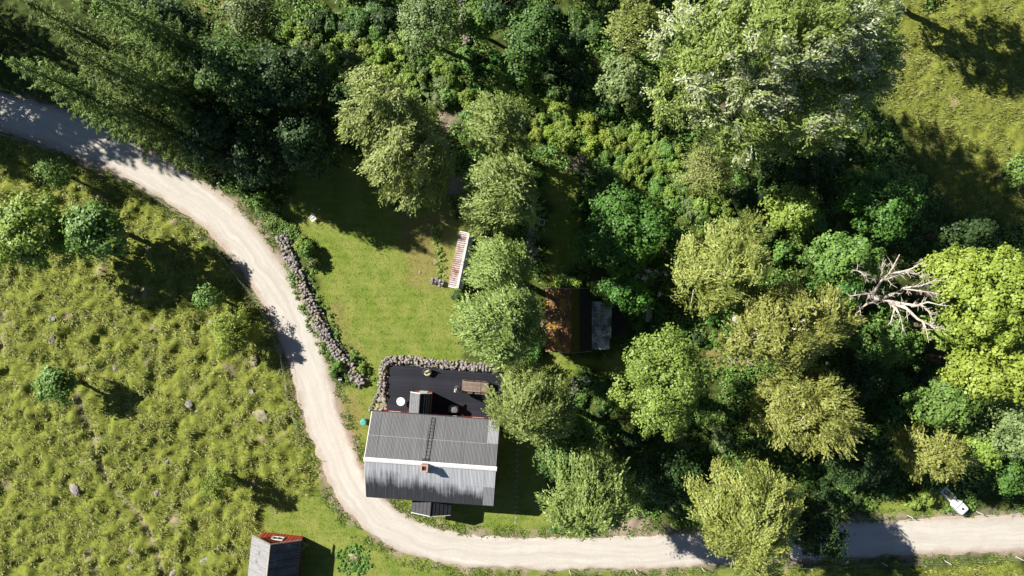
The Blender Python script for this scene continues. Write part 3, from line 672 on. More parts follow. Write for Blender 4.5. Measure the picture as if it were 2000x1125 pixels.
# ------------------------------------------------------------------ barn at the bottom edge
barn = empty('barn', (-22.2, -24.0, 0), R(-6)); tag(barn, 'red plank barn with grey sheet roof at the bottom edge', 'barn')
BW, BE, BR, BLn = 2.35, 2.15, 3.95, 8.5
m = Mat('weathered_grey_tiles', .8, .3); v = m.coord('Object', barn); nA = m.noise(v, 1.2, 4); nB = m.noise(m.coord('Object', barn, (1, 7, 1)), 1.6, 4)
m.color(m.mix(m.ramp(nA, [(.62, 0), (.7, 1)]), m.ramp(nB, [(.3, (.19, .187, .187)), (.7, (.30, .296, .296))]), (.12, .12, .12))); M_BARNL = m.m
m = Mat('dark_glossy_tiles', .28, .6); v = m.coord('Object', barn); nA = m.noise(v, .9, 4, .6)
m.color(m.ramp(nA, [(.4, (.02, .02, .024)), (.62, (.05, .055, .075)), (.75, (.16, .18, .23))])); M_BARND = m.m  # bluish sheen painted into the dark colour as paler patches
MB().prism([(-2.0, -BLn), (2.0, -BLn), (2.0, 0), (-2.0, 0)], 0, BE).add([(-2.0, 0, BE), (2.0, 0, BE), (0, 0, BR-.2)], [(0,1,2)]).add([(-2.0, -BLn, BE), (2.0, -BLn, BE), (0, -BLn, BR-.2)], [(0,1,2)]).build('wall', simple('dark_red_wood', (.16, .035, .025), (.10, .025, .02), 5), barn)
k = -1.95; nbd = 0
while k < 1.97:
    hz_ = BE+(1-abs(k)/2.0)*(BR-.25-BE); MB().box((k, .025+.02*(nbd % 2), hz_/2), (.15, .045, hz_)).build('board', M_RED, barn); k += .158; nbd += 1
wframe(barn, (-.15, .09, 1.35), (0, 1, 0), 1.0, .7)
sl_b = math.hypot(BW, BR-BE); pb = math.atan2(BR-BE, BW)
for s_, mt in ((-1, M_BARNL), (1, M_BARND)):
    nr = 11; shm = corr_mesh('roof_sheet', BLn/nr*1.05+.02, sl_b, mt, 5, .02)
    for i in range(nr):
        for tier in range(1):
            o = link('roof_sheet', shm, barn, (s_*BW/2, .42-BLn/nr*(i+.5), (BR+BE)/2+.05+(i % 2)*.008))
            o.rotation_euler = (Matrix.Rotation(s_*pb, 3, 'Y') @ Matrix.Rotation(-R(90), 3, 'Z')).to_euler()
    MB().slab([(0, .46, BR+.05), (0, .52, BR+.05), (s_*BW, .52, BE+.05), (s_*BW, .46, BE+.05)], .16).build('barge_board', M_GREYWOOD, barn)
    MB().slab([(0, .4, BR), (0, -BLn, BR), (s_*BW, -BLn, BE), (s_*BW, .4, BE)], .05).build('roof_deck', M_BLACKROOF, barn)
MB().tube([(0, .5, BR+.08), (0, -BLn, BR+.08)], .07, 6).build('ridge', M_GREYWOOD, barn)

# ------------------------------------------------------------------ bathtub and water tank by the road
bd = Vector(W2(1872, 986)) - Vector(W2(1846, 958)); ba = math.atan2(bd.y, bd.x)
tub = empty('bathtub', W(1846.5, 963.5, 0), ba); tag(tub, 'old white bathtub full of green water beside the road', 'bathtub')
def rrect(hx, hy, r, n=5):
    out = []
    for (sx, sy, a0) in ((1,1,0),(-1,1,90),(-1,-1,180),(1,-1,270)):
        for k in range(n): a = R(a0+90*k/(n-1)); out.append((sx*(hx-r)+r*math.cos(a), sy*(hy-r)+r*math.sin(a)))
    return out
tb = MB(); rings = [(.78, .34, .05, .1), (.80, .36, .05, .55), (.80, .36, .05, .58), (.66, .245, .18, .58), (.63, .225, .18, .45), (.56, .18, .15, .2)]
vs_ = []; fs = []
for (hx, hy, r_, z) in rings: vs_ += [(x, y, z) for x, y in rrect(hx, hy, r_)]
for i in range(len(rings)-1):
    for k in range(20): fs.append((i*20+k, i*20+(k+1) % 20, (i+1)*20+(k+1) % 20, (i+1)*20+k))
fs.append(tuple(100+k for k in range(20))); tb.add(vs_, fs).build('tub', M_PLASTIC, tub)
mw = Mat('murky_water', .05, .5).color((.17, .19, .10)).m
MB().add([(x, y, .47) for x, y in rrect(.635, .23, .18)], [tuple(range(20))]).build('water', mw, tub)
for sx in (-1, 1):
    for sy in (-1, 1): MB().lathe([(.05, 0), (.03, .12)], 8, (sx*.6, sy*.22, 0)).build('foot', M_DARKMETAL, tub)
tk = empty('water_tank', W(1865, 985.5, 0), ba); tag(tk, 'white plastic water tank with dark filler cap beside the bathtub', 'tank')
tkb = MB(); rings = [(.56, .46, .12, .15), (.58, .48, .14, .25), (.58, .48, .14, .98), (.54, .44, .14, 1.06), (.42, .32, .1, 1.09)]; vs_ = []; fs = []
for (hx, hy, r_, z) in rings: vs_ += [(x, y, z) for x, y in rrect(hx, hy, r_)]
for i in range(len(rings)-1):
    for k in range(20): fs.append((i*20+k, i*20+(k+1) % 20, (i+1)*20+(k+1) % 20, (i+1)*20+k))
fs.append(tuple(range(20))); fs.append(tuple(80+k for k in range(20))); tkb.add(vs_, fs).build('tank_body', M_PLASTIC, tk)
MB().lathe([(.11, 0), (.11, .05), (.08, .06)], 14, (.1, 0, 1.09)).build('filler_cap', M_DARKMETAL, tk)
for y in (-.36, 0, .36): MB().box((0, y, .07), (1.1, .1, .14)).build('pallet_beam', M_GREYWOOD, tk)
for x in (-.35, .35): MB().box((x, 0, 1.085), (.05, .86, .03)).build('strap', M_DARKMETAL if x < 0 else M_PLASTIC, tk)

# ------------------------------------------------------------------ fences
M_WIRE = simple('galvanised_wire', (.5, .5, .48), (.35, .35, .34), 4, .5, .4)
M_POST = simple('pale_post', (.62, .58, .52), (.45, .41, .37), 5, .8)
M_POSTD = simple('old_post', (.30, .25, .21), (.16, .13, .11), 5, .9)
def fence(px, label, mat, h=1.0, r=.045, wires=(.5, .9)):
    f = empty('wire_fence'); tag(f, label, 'fence'); pts = [W2(u, v) for u, v in px]
    for x, y in pts: MB().tube([(x, y, -.1), (x+.02, y+.01, h)], [r, r*.9], 7).build('post', mat, f)
    for z in wires:
        w_ = MB(); 
        for a, b in zip(pts[:-1], pts[1:]): w_.tube([(*a, z), ((a[0]+b[0])/2, (a[1]+b[1])/2, z-.03), (*b, z)], .006, 3, False)
        w_.build('wire', M_WIRE, f)
fence([(1112,1114),(1240,1112),(1370,1108),(1500,1106),(1722,1098),(1845,1095),(1984,1087),(2120,1078)], 'wire fence with pale posts along the lower road verge', M_POST)
fence([(1660,1010),(1772,1006),(1907,999),(2040,990)], 'wire fence with pale posts between the bathtub and the road', M_POST, .95)
fence([(-60,250),(20,268),(140,303),(250,350),(350,415),(440,505),(512,598),(553,695),(566,780),(588,850)], 'wire fence with thin grey posts along the upper meadow edge', M_POSTD, 1.0, .035)

# ------------------------------------------------------------------ meadow stones, stump, drum and small garden things
def boulder(u, v, s_, label, hz_=.6, mesh=None, name='boulder', rz=None):
    x, y = W2(u, v); me = mesh or rnd.choice(ROCKS)
    return tag(link(name, me, None, (x, y, float(gz(x, y))+s_*hz_*.06), (rnd.uniform(-.15,.15), rnd.uniform(-.15,.15), rnd.uniform(0, 6) if rz is None else rz), (s_*rnd.uniform(1.1, 1.5), s_*rnd.uniform(.7, 1), s_*hz_)), label, 'rock', 'stones in the meadow')
def boulder_mesh(mat, seed):
    bm = bmesh.new(); bmesh.ops.create_icosphere(bm, subdivisions=3, radius=.5)
    for v in bm.verts:
        p = v.co; k = 1+.35*(vnoise(p.x*3+seed, p.y*3+p.z*2, .8, seed)-.5)+.25*(vnoise(p.x*3+p.z, p.y*3+seed, .3, seed+1)-.5); v.co = p*float(k)
    me = bpy.data.meshes.new('boulder'); bm.to_mesh(me); bm.free(); me.materials.append(mat); return me
BM = [boulder_mesh(M_ROCKM, 3), boulder_mesh(M_ROCK2, 5), boulder_mesh(M_ROCK2, 8)]
for (u, v, s_, lab, mi) in ((513,812,1.5,'large brown boulder near the road in the meadow',0),(496,703,1.0,'brown boulder at the foot of the round yellow shrub',0),(549,815,.55,'small brown boulder right of the large boulder by the road',0),
    (370,788,.8,'pale twin-lobed stone in the meadow middle',1),(381,805,.45,'small pale stone just below the twin-lobed stone',1),(153,953,1.1,'wide flat grey stone at the lower left of the meadow',1),(309,961,.5,'small white stone alone right of the foot trail',2),
    (284,1041,.7,'pale stone touching the foot trail near the bottom',1),(260,1073,.6,'star-shaped white stone left of the foot trail bottom',2),(401,1094,.65,'pale stone low in the meadow left of the barn',2),(341,1117,.7,'grey stone at the bottom edge left of the barn',1),
    (254,1106,.45,'grey stone at the bottom edge beside the trail',1),(106,664,.9,'brown and white stone below the black drum',1),(225,715,.8,'flat pale stone in the upper meadow middle',1),(195,857,.5,'pale stone beside the trail top',2),(410,629,.4,'small grey stone left of the round yellow shrub',1),
    (1438,705,0,'',1)):
    if s_: boulder(u, v, s_, lab, .34, BM[mi], rz=rnd.uniform(0, 6))
for i, (u, v) in enumerate(((60,700),(30,640),(460,1008),(540,1000),(430,850),(330,900),(90,820),(410,980),(230,640),(300,700))): boulder(u, v, .3, 'small stone half hidden in the meadow grass', .5, BM[1+i % 2])
dr = empty('black_drum', W(111, 622, 0)); tag(dr, 'small black drum standing in the meadow grass', 'drum')
MB().lathe([(.27, 0), (.28, .3), (.27, .55), (.24, .56)], 18).build('body', M_DARKMETAL, dr); MB().lathe([(.29, .53), (.29, .58), (.25, .6)], 18).build('rim', M_DARKMETAL, dr); MB().lathe([(.2, .585), (.2, .61)], 14).build('lid', simple('grey_lid', (.25, .26, .28), None, 4, .5), dr)
sp_ = empty('tree_stump', W(493, 764, 0)); tag(sp_, 'cut tree stump above the large boulder in the meadow', 'stump')
MB().lathe([(.34, -.1), (.28, .15), (.26, .38)], 12).build('bark', M_BARK, sp_); MB().lathe([(.235, .38), (.23, .4)], 12).build('cut_face', simple('cut_wood', (.36, .33, .31), (.26, .24, .22), 8), sp_)
slab = tag(link('boulder', BM[2], None, W(1438, 705, .15), (0, 0, .1), (1.6, .85, .5)), 'flat pale boulder in the clearing between the right-hand birches', 'rock')
slab2 = tag(link('boulder', BM[1], None, W(1462, 711, .1), (0, 0, 1.1), (.9, .7, .35)), 'smaller mossy boulder right of the flat pale boulder', 'rock')
for (u, v, s_, lab) in ((797,415,.8,'grey rock at the shadow edge on the lawn below the birch'),(843,451,.7,'reddish flat rock in the dry lawn left of the shed'),(851,510,.6,'small rock in the rough strip left of the shed'),(820,532,.5,'small pale rock in the dry lawn'),(690,1090,1.5,'brown rock in the middle of the green mound below the road'),(709,669,.25,'tiny pale stone on the lawn near the deck')):
    boulder(u, v, s_*.75, lab, .3, BM[0], name='rock')
def lawn_chair(u, v, rz, label, mat, name='lawn_chair'):
    r = empty(name, W(u, v, 0), rz); tag(r, label, 'chair')
    for i in range(6): MB().box((0, -.2+i*.08, .4), (.46, .06, .02)).build('seat_slat', mat, r)
    for i in range(5): MB().box((0, -.24-i*.035, .48+i*.09), (.46, .02, .06), (.35, 0, 0)).build('back_slat', mat, r)
    for sx in (-1, 1):
        MB().tube([(sx*.25, .25, 0), (sx*.25, .22, .6), (sx*.25, -.3, .62)], .025, 5).build('arm_frame', mat, r); MB().tube([(sx*.25, -.2, 0), (sx*.25, -.4, .9)], .025, 5).build('back_leg', mat, r)
lawn_chair(613, 428, R(130), 'white garden chair alone on the shaded lawn', M_PLASTIC)
lawn_chair(1143, 739, R(40), 'pale grey garden chair in shade below the cabin', M_PLASTIC)
ct = empty('framed_stool', W(1058, 435, 0)); tag(ct, 'square stool with pale rim in the shaded cabin yard', 'stool')
f_ = MB(); pts = rrect(.24, .26, .1); f_.tube([(x, y, .45) for x, y in pts+pts[:1]], .03, 5).build('rim', M_PLASTIC, ct)
for i in range(5): MB().box((0, -.18+i*.09, .44), (.44, .06, .012)).build('slat', M_GREYCLOTH, ct)
for sx in (-1, 1):
    for sy in (-1, 1): MB().tube([(sx*.2, sy*.2, 0), (sx*.2, sy*.2, .44)], .02, 5).build('leg', M_PLASTIC, ct)
for (u, v, r_, lab) in ((1029,489,.32,'round cut log standing left of the old wall gap'),(1045,490,.36,'larger brown cut log right of the old wall gap')):
    lg = empty('cut_log', W(u, v, 0)); tag(lg, lab, 'log'); MB().lathe([(r_*1.05, 0), (r_, .4)], 14).build('bark', M_BARK, lg); MB().lathe([(r_*.9, .4), (r_*.88, .42)], 14).build('cut_face', M_GREYWOOD, lg)
lp_ = empty('log_pile', W(1140, 333, 0), R(-15)); tag(lp_, 'small pile of split pale logs at the end of the grass track', 'log pile')
for i in range(9): MB().tube([(-.45+rnd.uniform(-.1,.1), (i % 5)*.2-.4, .1+.18*(i//5)), (.45+rnd.uniform(-.1,.1), (i % 5)*.2-.4+rnd.uniform(-.08,.08), .1+.18*(i//5))], .09, 7).build('log', M_DEAD if i % 2 else M_BARK, lp_)
ll_ = empty('garden_lamp', W(667, 739, 0)); tag(ll_, 'small dark lamp box with white lenses beside the stone wall end', 'lamp')
MB().box((0, 0, .3), (.34, .3, .5)).build('body', M_DARKMETAL, ll_)
for sx in (-1, 1): MB().lathe([(.07, 0), (.06, .03)], 10, (sx*.09, -.05, .55)).build('lens', M_PLASTIC, ll_)
# stepping strip right of the house
pv = empty('paving_strip'); tag(pv, 'narrow line of pale paving slabs on the shaded lawn right of the house', 'paving')
for i in range(16): 
    t = i/15; link('slab', rnd.choice(ROCKS[8:12]), pv, W(1011-4*t+rnd.uniform(-1,1), 868+153*t, .03), (0, 0, rnd.uniform(0, 6)), (.42, .36, .16))
bx2 = empty('timber_platform', W(1931, 909, 0), R(-5)); tag(bx2, 'small grey timber platform in the shade at the right edge', 'platform')
for i in range(6): MB().box((0, -.4+.16*i, .3), (.6, .14, .04)).build('plank', M_GREYWOOD, bx2)
for sx in (-1, 1): MB().box((sx*.25, 0, .14), (.08, .9, .27)).build('beam', M_GREYWOOD, bx2)

# ================================================================== vegetation
def norm(a): return a/np.maximum(np.linalg.norm(a, axis=-1, keepdims=True), 1e-9)
def rdir(n, r): return norm(r.normal(size=(n, 3)))
def diamonds(c, nrm, dr_, L, Wd):
    """leaf quads: centre, normal, long axis, length, width"""
    d = norm(dr_ - nrm*np.sum(dr_*nrm, -1, keepdims=True)); s = np.cross(nrm, d)
    L = L[:, None]; Wd = Wd[:, None]
    return np.stack([c-d*L/2, c-s*Wd/2-d*L*.08, c+d*L/2, c+s*Wd/2-d*L*.08], 1)
def lobes_for(rx, ry, rz, cz, r, n):
    out = [(0, 0, cz+rz*.1, rx*.62, ry*.62, rz*.86)]
    a0 = r.uniform(0, 6.28)
    for i in range(n):
        a = a0+2*math.pi*i/n+r.uniform(-.3, .3); k = r.uniform(.40, .58); s = r.uniform(.36, .52)
        out.append((rx*k*math.cos(a), ry*k*math.sin(a), cz+rz*r.uniform(-.45, .3), rx*s, ry*s, rz*r.uniform(.42, .6)))
    return out
def clump_centres(lobes, n, r, low=-.55, inner=.22):
    ar = np.array([l[3]*l[4]+l[5]*(l[3]+l[4])*.5 for l in lobes]); ar /= ar.sum(); C = []; O = []
    which = r.choice(len(lobes), n, p=ar); d = rdir(n, r); d[:, 2] = np.where(d[:, 2] < low, -d[:, 2], d[:, 2])
    fr = np.where(r.random(n) < inner, r.uniform(.35, .75, n), r.uniform(.82, 1.05, n))
    Lb = np.array(lobes); c = Lb[which, :3] + d*Lb[which, 3:]*fr[:, None]
    keep = np.ones(n, bool)
    for j, l in enumerate(Lb):
        q = np.sqrt((((c-l[:3])/l[3:])**2).sum(1)); keep &= ~((q < .62) & (which != j) & (r.random(n) < .85))
    return c[keep], d[keep]
def broad_crown(lobes, r, leaf=.25, clump=.72, cover=2.0, per=58, spread=.38, flipw=None):
    area = sum(2.2*math.pi*((l[3]*l[4]+l[3]*l[5]+l[4]*l[5])/3) for l in lobes)
    n = int(area*cover/(math.pi*clump**2)); c, o = clump_centres(lobes, n, r)
    n = len(c); rc = clump*r.uniform(.55, 1.25, n)
    d = rdir(n*per, r).reshape(n, per, 3); rad = r.random((n, per, 1))**.45
    off = d*rad*rc[:, None, None]; off[..., 2] *= .62
    p = c[:, None, :]+off
    nr = norm(.75*d + .55*o[:, None, :] + np.array([0, 0, .55]) + r.normal(size=d.shape)*spread)
    if flipw is not None:
        fl = (vnoise(c[:, 0]+c[:, 1]*.6, c[:, 1]*1.8-c[:, 0]*.5, 2.2, 51)[:, None, None] > .5) & (r.random((n, per, 1)) < flipw); nr = np.where(fl, -nr, nr)
    dd = norm(d + np.array([0, 0, -.4]) + r.normal(size=d.shape)*.6)
    N = n*per; L = leaf*r.uniform(.7, 1.35, N)
    return diamonds(p.reshape(-1, 3), nr.reshape(-1, 3), dd.reshape(-1, 3), L, L*r.uniform(.6, .85, N)), c
WIND = np.array([.55, .25, 0.])
def birch_crown(lobes, r, cover=1.7, clump=.88, strands=19, per=9, wind=.62, wdir=None, leafL=.24, flipw=None):
    area = sum(2.2*math.pi*((l[3]*l[4]+l[3]*l[5]+l[4]*l[5])/3) for l in lobes)
    n = int(area*cover/(math.pi*clump**2)); c, o = clump_centres(lobes, n, r); n = len(c)
    wd = norm(np.array(wdir if wdir is not None else WIND))
    st = c[:, None, :] + r.normal(size=(n, strands, 3))*clump*np.array([.27, .27, .2])
    oh = o.copy(); oh[:, 2] *= .3
    jit = r.normal(size=(n, 1, 3))*.30
    ax = norm(oh[:, None, :]*.55 + wd*wind + jit + np.array([0, 0, -.1]) + r.normal(size=(n, strands, 3))*.16)
    ln = clump*r.uniform(.8, 1.6, (n, strands, 1))
    t = np.linspace(-.2, 1, per)[None, None, :, None]
    p = st[:, :, None, :] + ax[:, :, None, :]*ln[..., None]*t; p[..., 2] -= (np.maximum(t[..., 0], 0)**2)*ln*.5
    p = p + r.normal(size=p.shape)*.05
    dd = ax[:, :, None, :] + np.array([0, 0, -.5])*np.maximum(t, 0) + r.normal(size=p.shape)*.22
    cn = norm(o*.6 + np.array([0, 0, .75]) + r.normal(size=(n, 3))*.32)
    nr = norm(cn[:, None, None, :] + r.normal(size=p.shape)*.34)
    if flipw is not None:
        nr = np.where((vnoise(c[:, 0]*.8+c[:, 1]*.5, c[:, 1]*1.6-c[:, 0]*.7, 2.2, 51)+r.normal(size=n)*.12 > .52)[:, None, None, None] & (r.random(p.shape[:3]+(1,)) < flipw), -nr, nr)
    N = p.size//3; L = leafL*r.uniform(.7, 1.5, N)
    return diamonds(p.reshape(-1, 3), nr.reshape(-1, 3), norm(dd.reshape(-1, 3)), L, L*r.uniform(.32, .5, N)), c
def spruce_crown(h, rmax, r, base=1.2):
    P = []; D_ = []; N_ = []; Ls = []; Ws = []
    z = base
    while z < h-.2:
        t = (z-base)/(h-base); R_ = rmax*(1-t)**.66*r.uniform(.85, 1.1)+.1; nb_ = int(5+4*(1-t)); a0 = r.uniform(0, 6.28)
        for b_ in range(nb_):
            a = a0+2*math.pi*b_/nb_+r.uniform(-.3, .3); l = R_*r.uniform(.6, 1.22); u_ = np.array([math.cos(a), math.sin(a), 0]); s_ = np.array([-u_[1], u_[0], 0])
            n = max(14, int(l*34)); tt = r.uniform(.12, 1.0, n)**.75; w_ = (.34*l**.5)*(1.1-tt)*r.uniform(-1, 1, n)
            p = np.array([0, 0, z]) + u_*(tt*l)[:, None] + s_*w_[:, None]; p[:, 2] += -.34*(1-t)*l*tt + .34*l*tt**3*(.5+t) - np.abs(w_)*.5 - r.random(n)*.28*tt + r.normal(size=n)*.04
            d = u_ + s_*(np.sign(w_)*.8)[:, None] + np.array([0, 0, -.3]) + r.normal(size=(n, 3))*.3
            P.append(p); D_.append(d); N_.append(np.array([0, 0, 1.0])+u_*.4+r.normal(size=(n, 3))*.5); Ls.append(r.uniform(.26, .52, n)); Ws.append(r.uniform(.05, .1, n))
        z += r.uniform(.36, .62)
    n = 60; P.append(np.array([0, 0, h-.3])+r.normal(size=(n, 3))*np.array([.1, .1, .4])); D_.append(rdir(n, r)+np.array([0, 0, .8])); N_.append(rdir(n, r)); Ls.append(r.uniform(.2, .35, n)); Ws.append(r.uniform(.05, .1, n))
    return diamonds(np.concatenate(P), norm(np.concatenate(N_)), norm(np.concatenate(D_)), np.concatenate(Ls), np.concatenate(Ws))
def trunk_mesh(name, h, r0, mat, limbs, rr, ztop):
    mb = MB(); bx_, by_ = rr.uniform(-.3, .3), rr.uniform(-.3, .3)
    zs = [-.2, .4, ztop*.35, ztop*.7, ztop]; mb.tube([(bx_*(z/ztop)**2, by_*(z/ztop)**2, z) for z in np.maximum(zs, -.2)], [r0*1.4, r0, r0*.8, r0*.5, r0*.15], 8)
    for (x, y, z) in limbs:
        z0 = min(z-.25*math.hypot(x, y), ztop*.9); z0 = max(z0-.5, h*.18); k = (z0/ztop)**2
        a = Vector((bx_*k, by_*k, z0)); b = Vector((x, y, z)); mid = a.lerp(b, .55)+Vector((rr.uniform(-.2,.2), rr.uniform(-.2,.2), .25))
        mb.tube([a, mid, b], [r0*.32, r0*.18, .015], 5, False)
    return mb.mesh(name, mat, True)
TRI = [0]
def tree(kind, u, v, rp, h, lmat, label, name='tree', group=None, seed=0, flat_=.8, nl=7, **kw):
    """u, v, rp: crown centre and radii in photograph pixels; h: tree height in metres"""
    r = np.random.default_rng(abs(1000+seed+int(u*3+v*7))+5); rr = random.Random(int(u+v*3))
    rpx, rpy = rp if hasattr(rp, '__len__') else (rp, rp)
    if kind == 'spruce':
        x, y = W2(u, v, h); root = empty(name, (x, y, 0)); rm_ = rpx
        q = spruce_crown(h, rm_, r); MB().tube([(0, 0, -.2), (0, 0, h*.5), (0, 0, h-.3)], [.3, .18, .02], 8).build('trunk', M_BARK, root)
        link('crown', quads_mesh('crown', q, LM[lmat]), root); TRI[0] += len(q)*2; tag(root, label, 'tree', group); return root
    cz = h*.62
    for _ in range(3):
        k = (CAM_H-cz)/FPX; rx, ry = rpx*k, rpy*k; rz = max((rx+ry)/2*flat_, h*(.40 if kind in ('birch', 'strand') else .36)); rz = min(rz, h*.47); cz = h-rz
    x, y = W2(u, v, cz); root = empty(name, (x, y, 0)); tag(root, label, 'tree', group)
    lobes = kw.pop('lobes', None)
    if lobes: lobes = [(a*rx, b*ry, cz+c_*rz, d*rx, d*ry, e*rz) for a, b, c_, d, e in lobes]
    else: lobes = lobes_for(rx*.96, ry*.96, rz, cz, r, nl)
    if kind in ('birch', 'strand'): q, c = birch_crown(lobes, r, **kw)
    else:
        if lmat == 'dark': kw.setdefault('cover', 1.6)
        q, c = broad_crown(lobes, r, **kw)
    bark = M_BIRCHBARK if kind == 'birch' else M_BARK
    li = [tuple(c[i]) for i in r.choice(len(c), min(len(c), 22 if kind == 'birch' else 14), replace=False)]
    link('trunk', trunk_mesh('trunk', h, .12+.016*h, bark, li, rr, cz+rz*.55), root)
    link('crown', quads_mesh('crown', q, LM[lmat]), root); TRI[0] += len(q)*2
    return root

G_SP = 'spruces at the upper left corner'
for i, (u, v, h, rm_, lab) in enumerate(((18,118,20,3.2,'spruce leaning farthest left above the gravel road'),(128,92,21,3.3,'second spruce from left in the front row above the road'),(205,108,20.5,3.4,'third spruce from left with bright tip above the road'),
    (190,182,18,3.2,'lower spruce overhanging the gravel road'),(330,215,14,3.0,'small dark spruce between the front row and the big maple'),(48,2,19,3.2,'spruce at the top left with pale upper edge'),(185,-14,21,3.4,'spruce cut by the top edge above the front row'),(290,40,17,3.4,'dark spruce right of the one cut by the top edge'))):
    tree('spruce', u, v, rm_, h, 'spruce', lab, 'spruce_tree', G_SP, i)
for i, (bu, bv, h) in enumerate(((-75, 125, 19), (-140, 50, 20), (-70, 20, 18), (-170, 165, 20))):
    kx = CAM_H/(CAM_H-h); tree('spruce', 1000+(bu-1000)*kx, 562.5+(bv-562.5)*kx, 3.2, h, 'spruce', 'spruce beyond the left edge shading the road and the corner', 'spruce_tree', 'spruces beyond the upper left corner', 40+i)
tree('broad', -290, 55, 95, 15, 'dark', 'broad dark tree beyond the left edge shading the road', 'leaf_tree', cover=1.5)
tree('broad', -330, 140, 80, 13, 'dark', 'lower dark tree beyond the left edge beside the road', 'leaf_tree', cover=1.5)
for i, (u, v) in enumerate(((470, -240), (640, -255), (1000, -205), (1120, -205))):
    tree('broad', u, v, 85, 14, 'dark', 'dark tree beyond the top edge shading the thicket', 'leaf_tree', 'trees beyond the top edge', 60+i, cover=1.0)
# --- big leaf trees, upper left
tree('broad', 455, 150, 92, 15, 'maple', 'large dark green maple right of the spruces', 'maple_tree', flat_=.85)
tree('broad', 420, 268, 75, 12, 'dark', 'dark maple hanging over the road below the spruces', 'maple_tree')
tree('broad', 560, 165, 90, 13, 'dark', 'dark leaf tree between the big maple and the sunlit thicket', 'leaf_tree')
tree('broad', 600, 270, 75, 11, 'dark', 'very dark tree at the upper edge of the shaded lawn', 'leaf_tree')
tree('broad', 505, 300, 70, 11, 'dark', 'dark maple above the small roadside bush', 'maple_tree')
tree('broad', 490, 35, 55, 9, 'grey', 'grey green willow near the top edge above the maple', 'willow_tree', leaf=.2)
tree('broad', 690, 210, 62, 9, 'maple', 'dark green tree left of the wind-blown birch', 'leaf_tree')
tree('broad', 340, 60, 70, 13, 'dark', 'dark tree mass below the top edge right of the spruces', 'leaf_tree')
# --- birches, middle
tree('birch', 765, 228, (82, 78), 17, 'birch', 'upper half of the wind-blown olive birch pair', 'birch_tree', flat_=.9, wdir=(-.55, -.6, 0))
tree('birch', 808, 312, (84, 92), 17, 'birch', 'lower half of the wind-blown olive birch pair above the lawn', 'birch_tree', flat_=.95, wdir=(-.5, -.6, 0))
tree('birch', 975, 250, (66, 62), 14, 'birch_g', 'soft green birch above the pale windswept birch', 'birch_tree', wdir=(-.3, .4, 0))
tree('birch', 985, 378, (76, 82), 18, 'birch_g', 'pale windswept birch just above the narrow shed', 'birch_tree', flat_=.95, wdir=(-.6, .3, 0))
tree('birch', 980, 530, (62, 62), 16, 'birch_g', 'birch overhanging the right side of the narrow shed', 'birch_tree', wdir=(-.5, .2, 0))
tree('birch', 982, 632, (86, 90), 18, 'birch_g', 'big birch between the lawn and the old cabin', 'birch_tree', flat_=.9, wdir=(-.4, .2, 0))
tree('birch', 1035, 785, (76, 78), 17, 'birch_g', 'birch overhanging the right end of the deck and house', 'birch_tree', wdir=(.3, .6, 0))
tree('birch', 1142, 960, (90, 94), 16, 'birch_g', 'full birch beside the road below the shaded lawn', 'birch_tree', wdir=(.2, .4, 0))
tree('broad', 1110, 862, 70, 11, 'maple', 'shaded tree between two birches right of the house', 'leaf_tree')
tree('broad', 1292, 745, (98, 112), 17, 'lime2', 'bright green maple below the plank table', 'maple_tree', leaf=.2, flat_=.85, nl=9)
tree('birch', 1455, 1010, (104, 118), 17, 'birch_y', 'large yellowish birch over the road near the bottom edge', 'birch_tree', flat_=.9, wdir=(.4, .5, 0), nl=9)
tree('birch', 1402, 528, (92, 92), 17, 'birch_y', 'olive birch right of the dark hazel with white twigs', 'birch_tree', wdir=(.4, .3, 0))
tree('birch', 1520, 635, (118, 90), 18, 'birch_y', 'broad olive birch left of the dead tree', 'birch_tree', wdir=(.5, .3, 0), nl=9)
tree('birch', 1570, 795, (94, 82), 16, 'birch_y', 'olive birch below the broad birch in the right half', 'birch_tree', wdir=(.4, -.3, 0))
tree('birch', 1806, 880, (68, 46), 11, 'birch_y', 'small yellowish birch above the bathtub', 'birch_tree', wdir=(.5, -.3, 0))
# --- dark hazel and maple group behind the cabin
tree('broad', 1215, 450, (105, 92), 9, 'emerald', 'big dark green hazel behind the old cabin', 'hazel_tree', nl=9)
tree('broad', 1220, 570, (60, 45), 6, 'emerald', 'low hazel arching over the cabin lean-to', 'hazel_tree')
tree('broad', 1180, 365, 46, 3.5, 'maple', 'dark low tree above the cabin yard', 'leaf_tree')
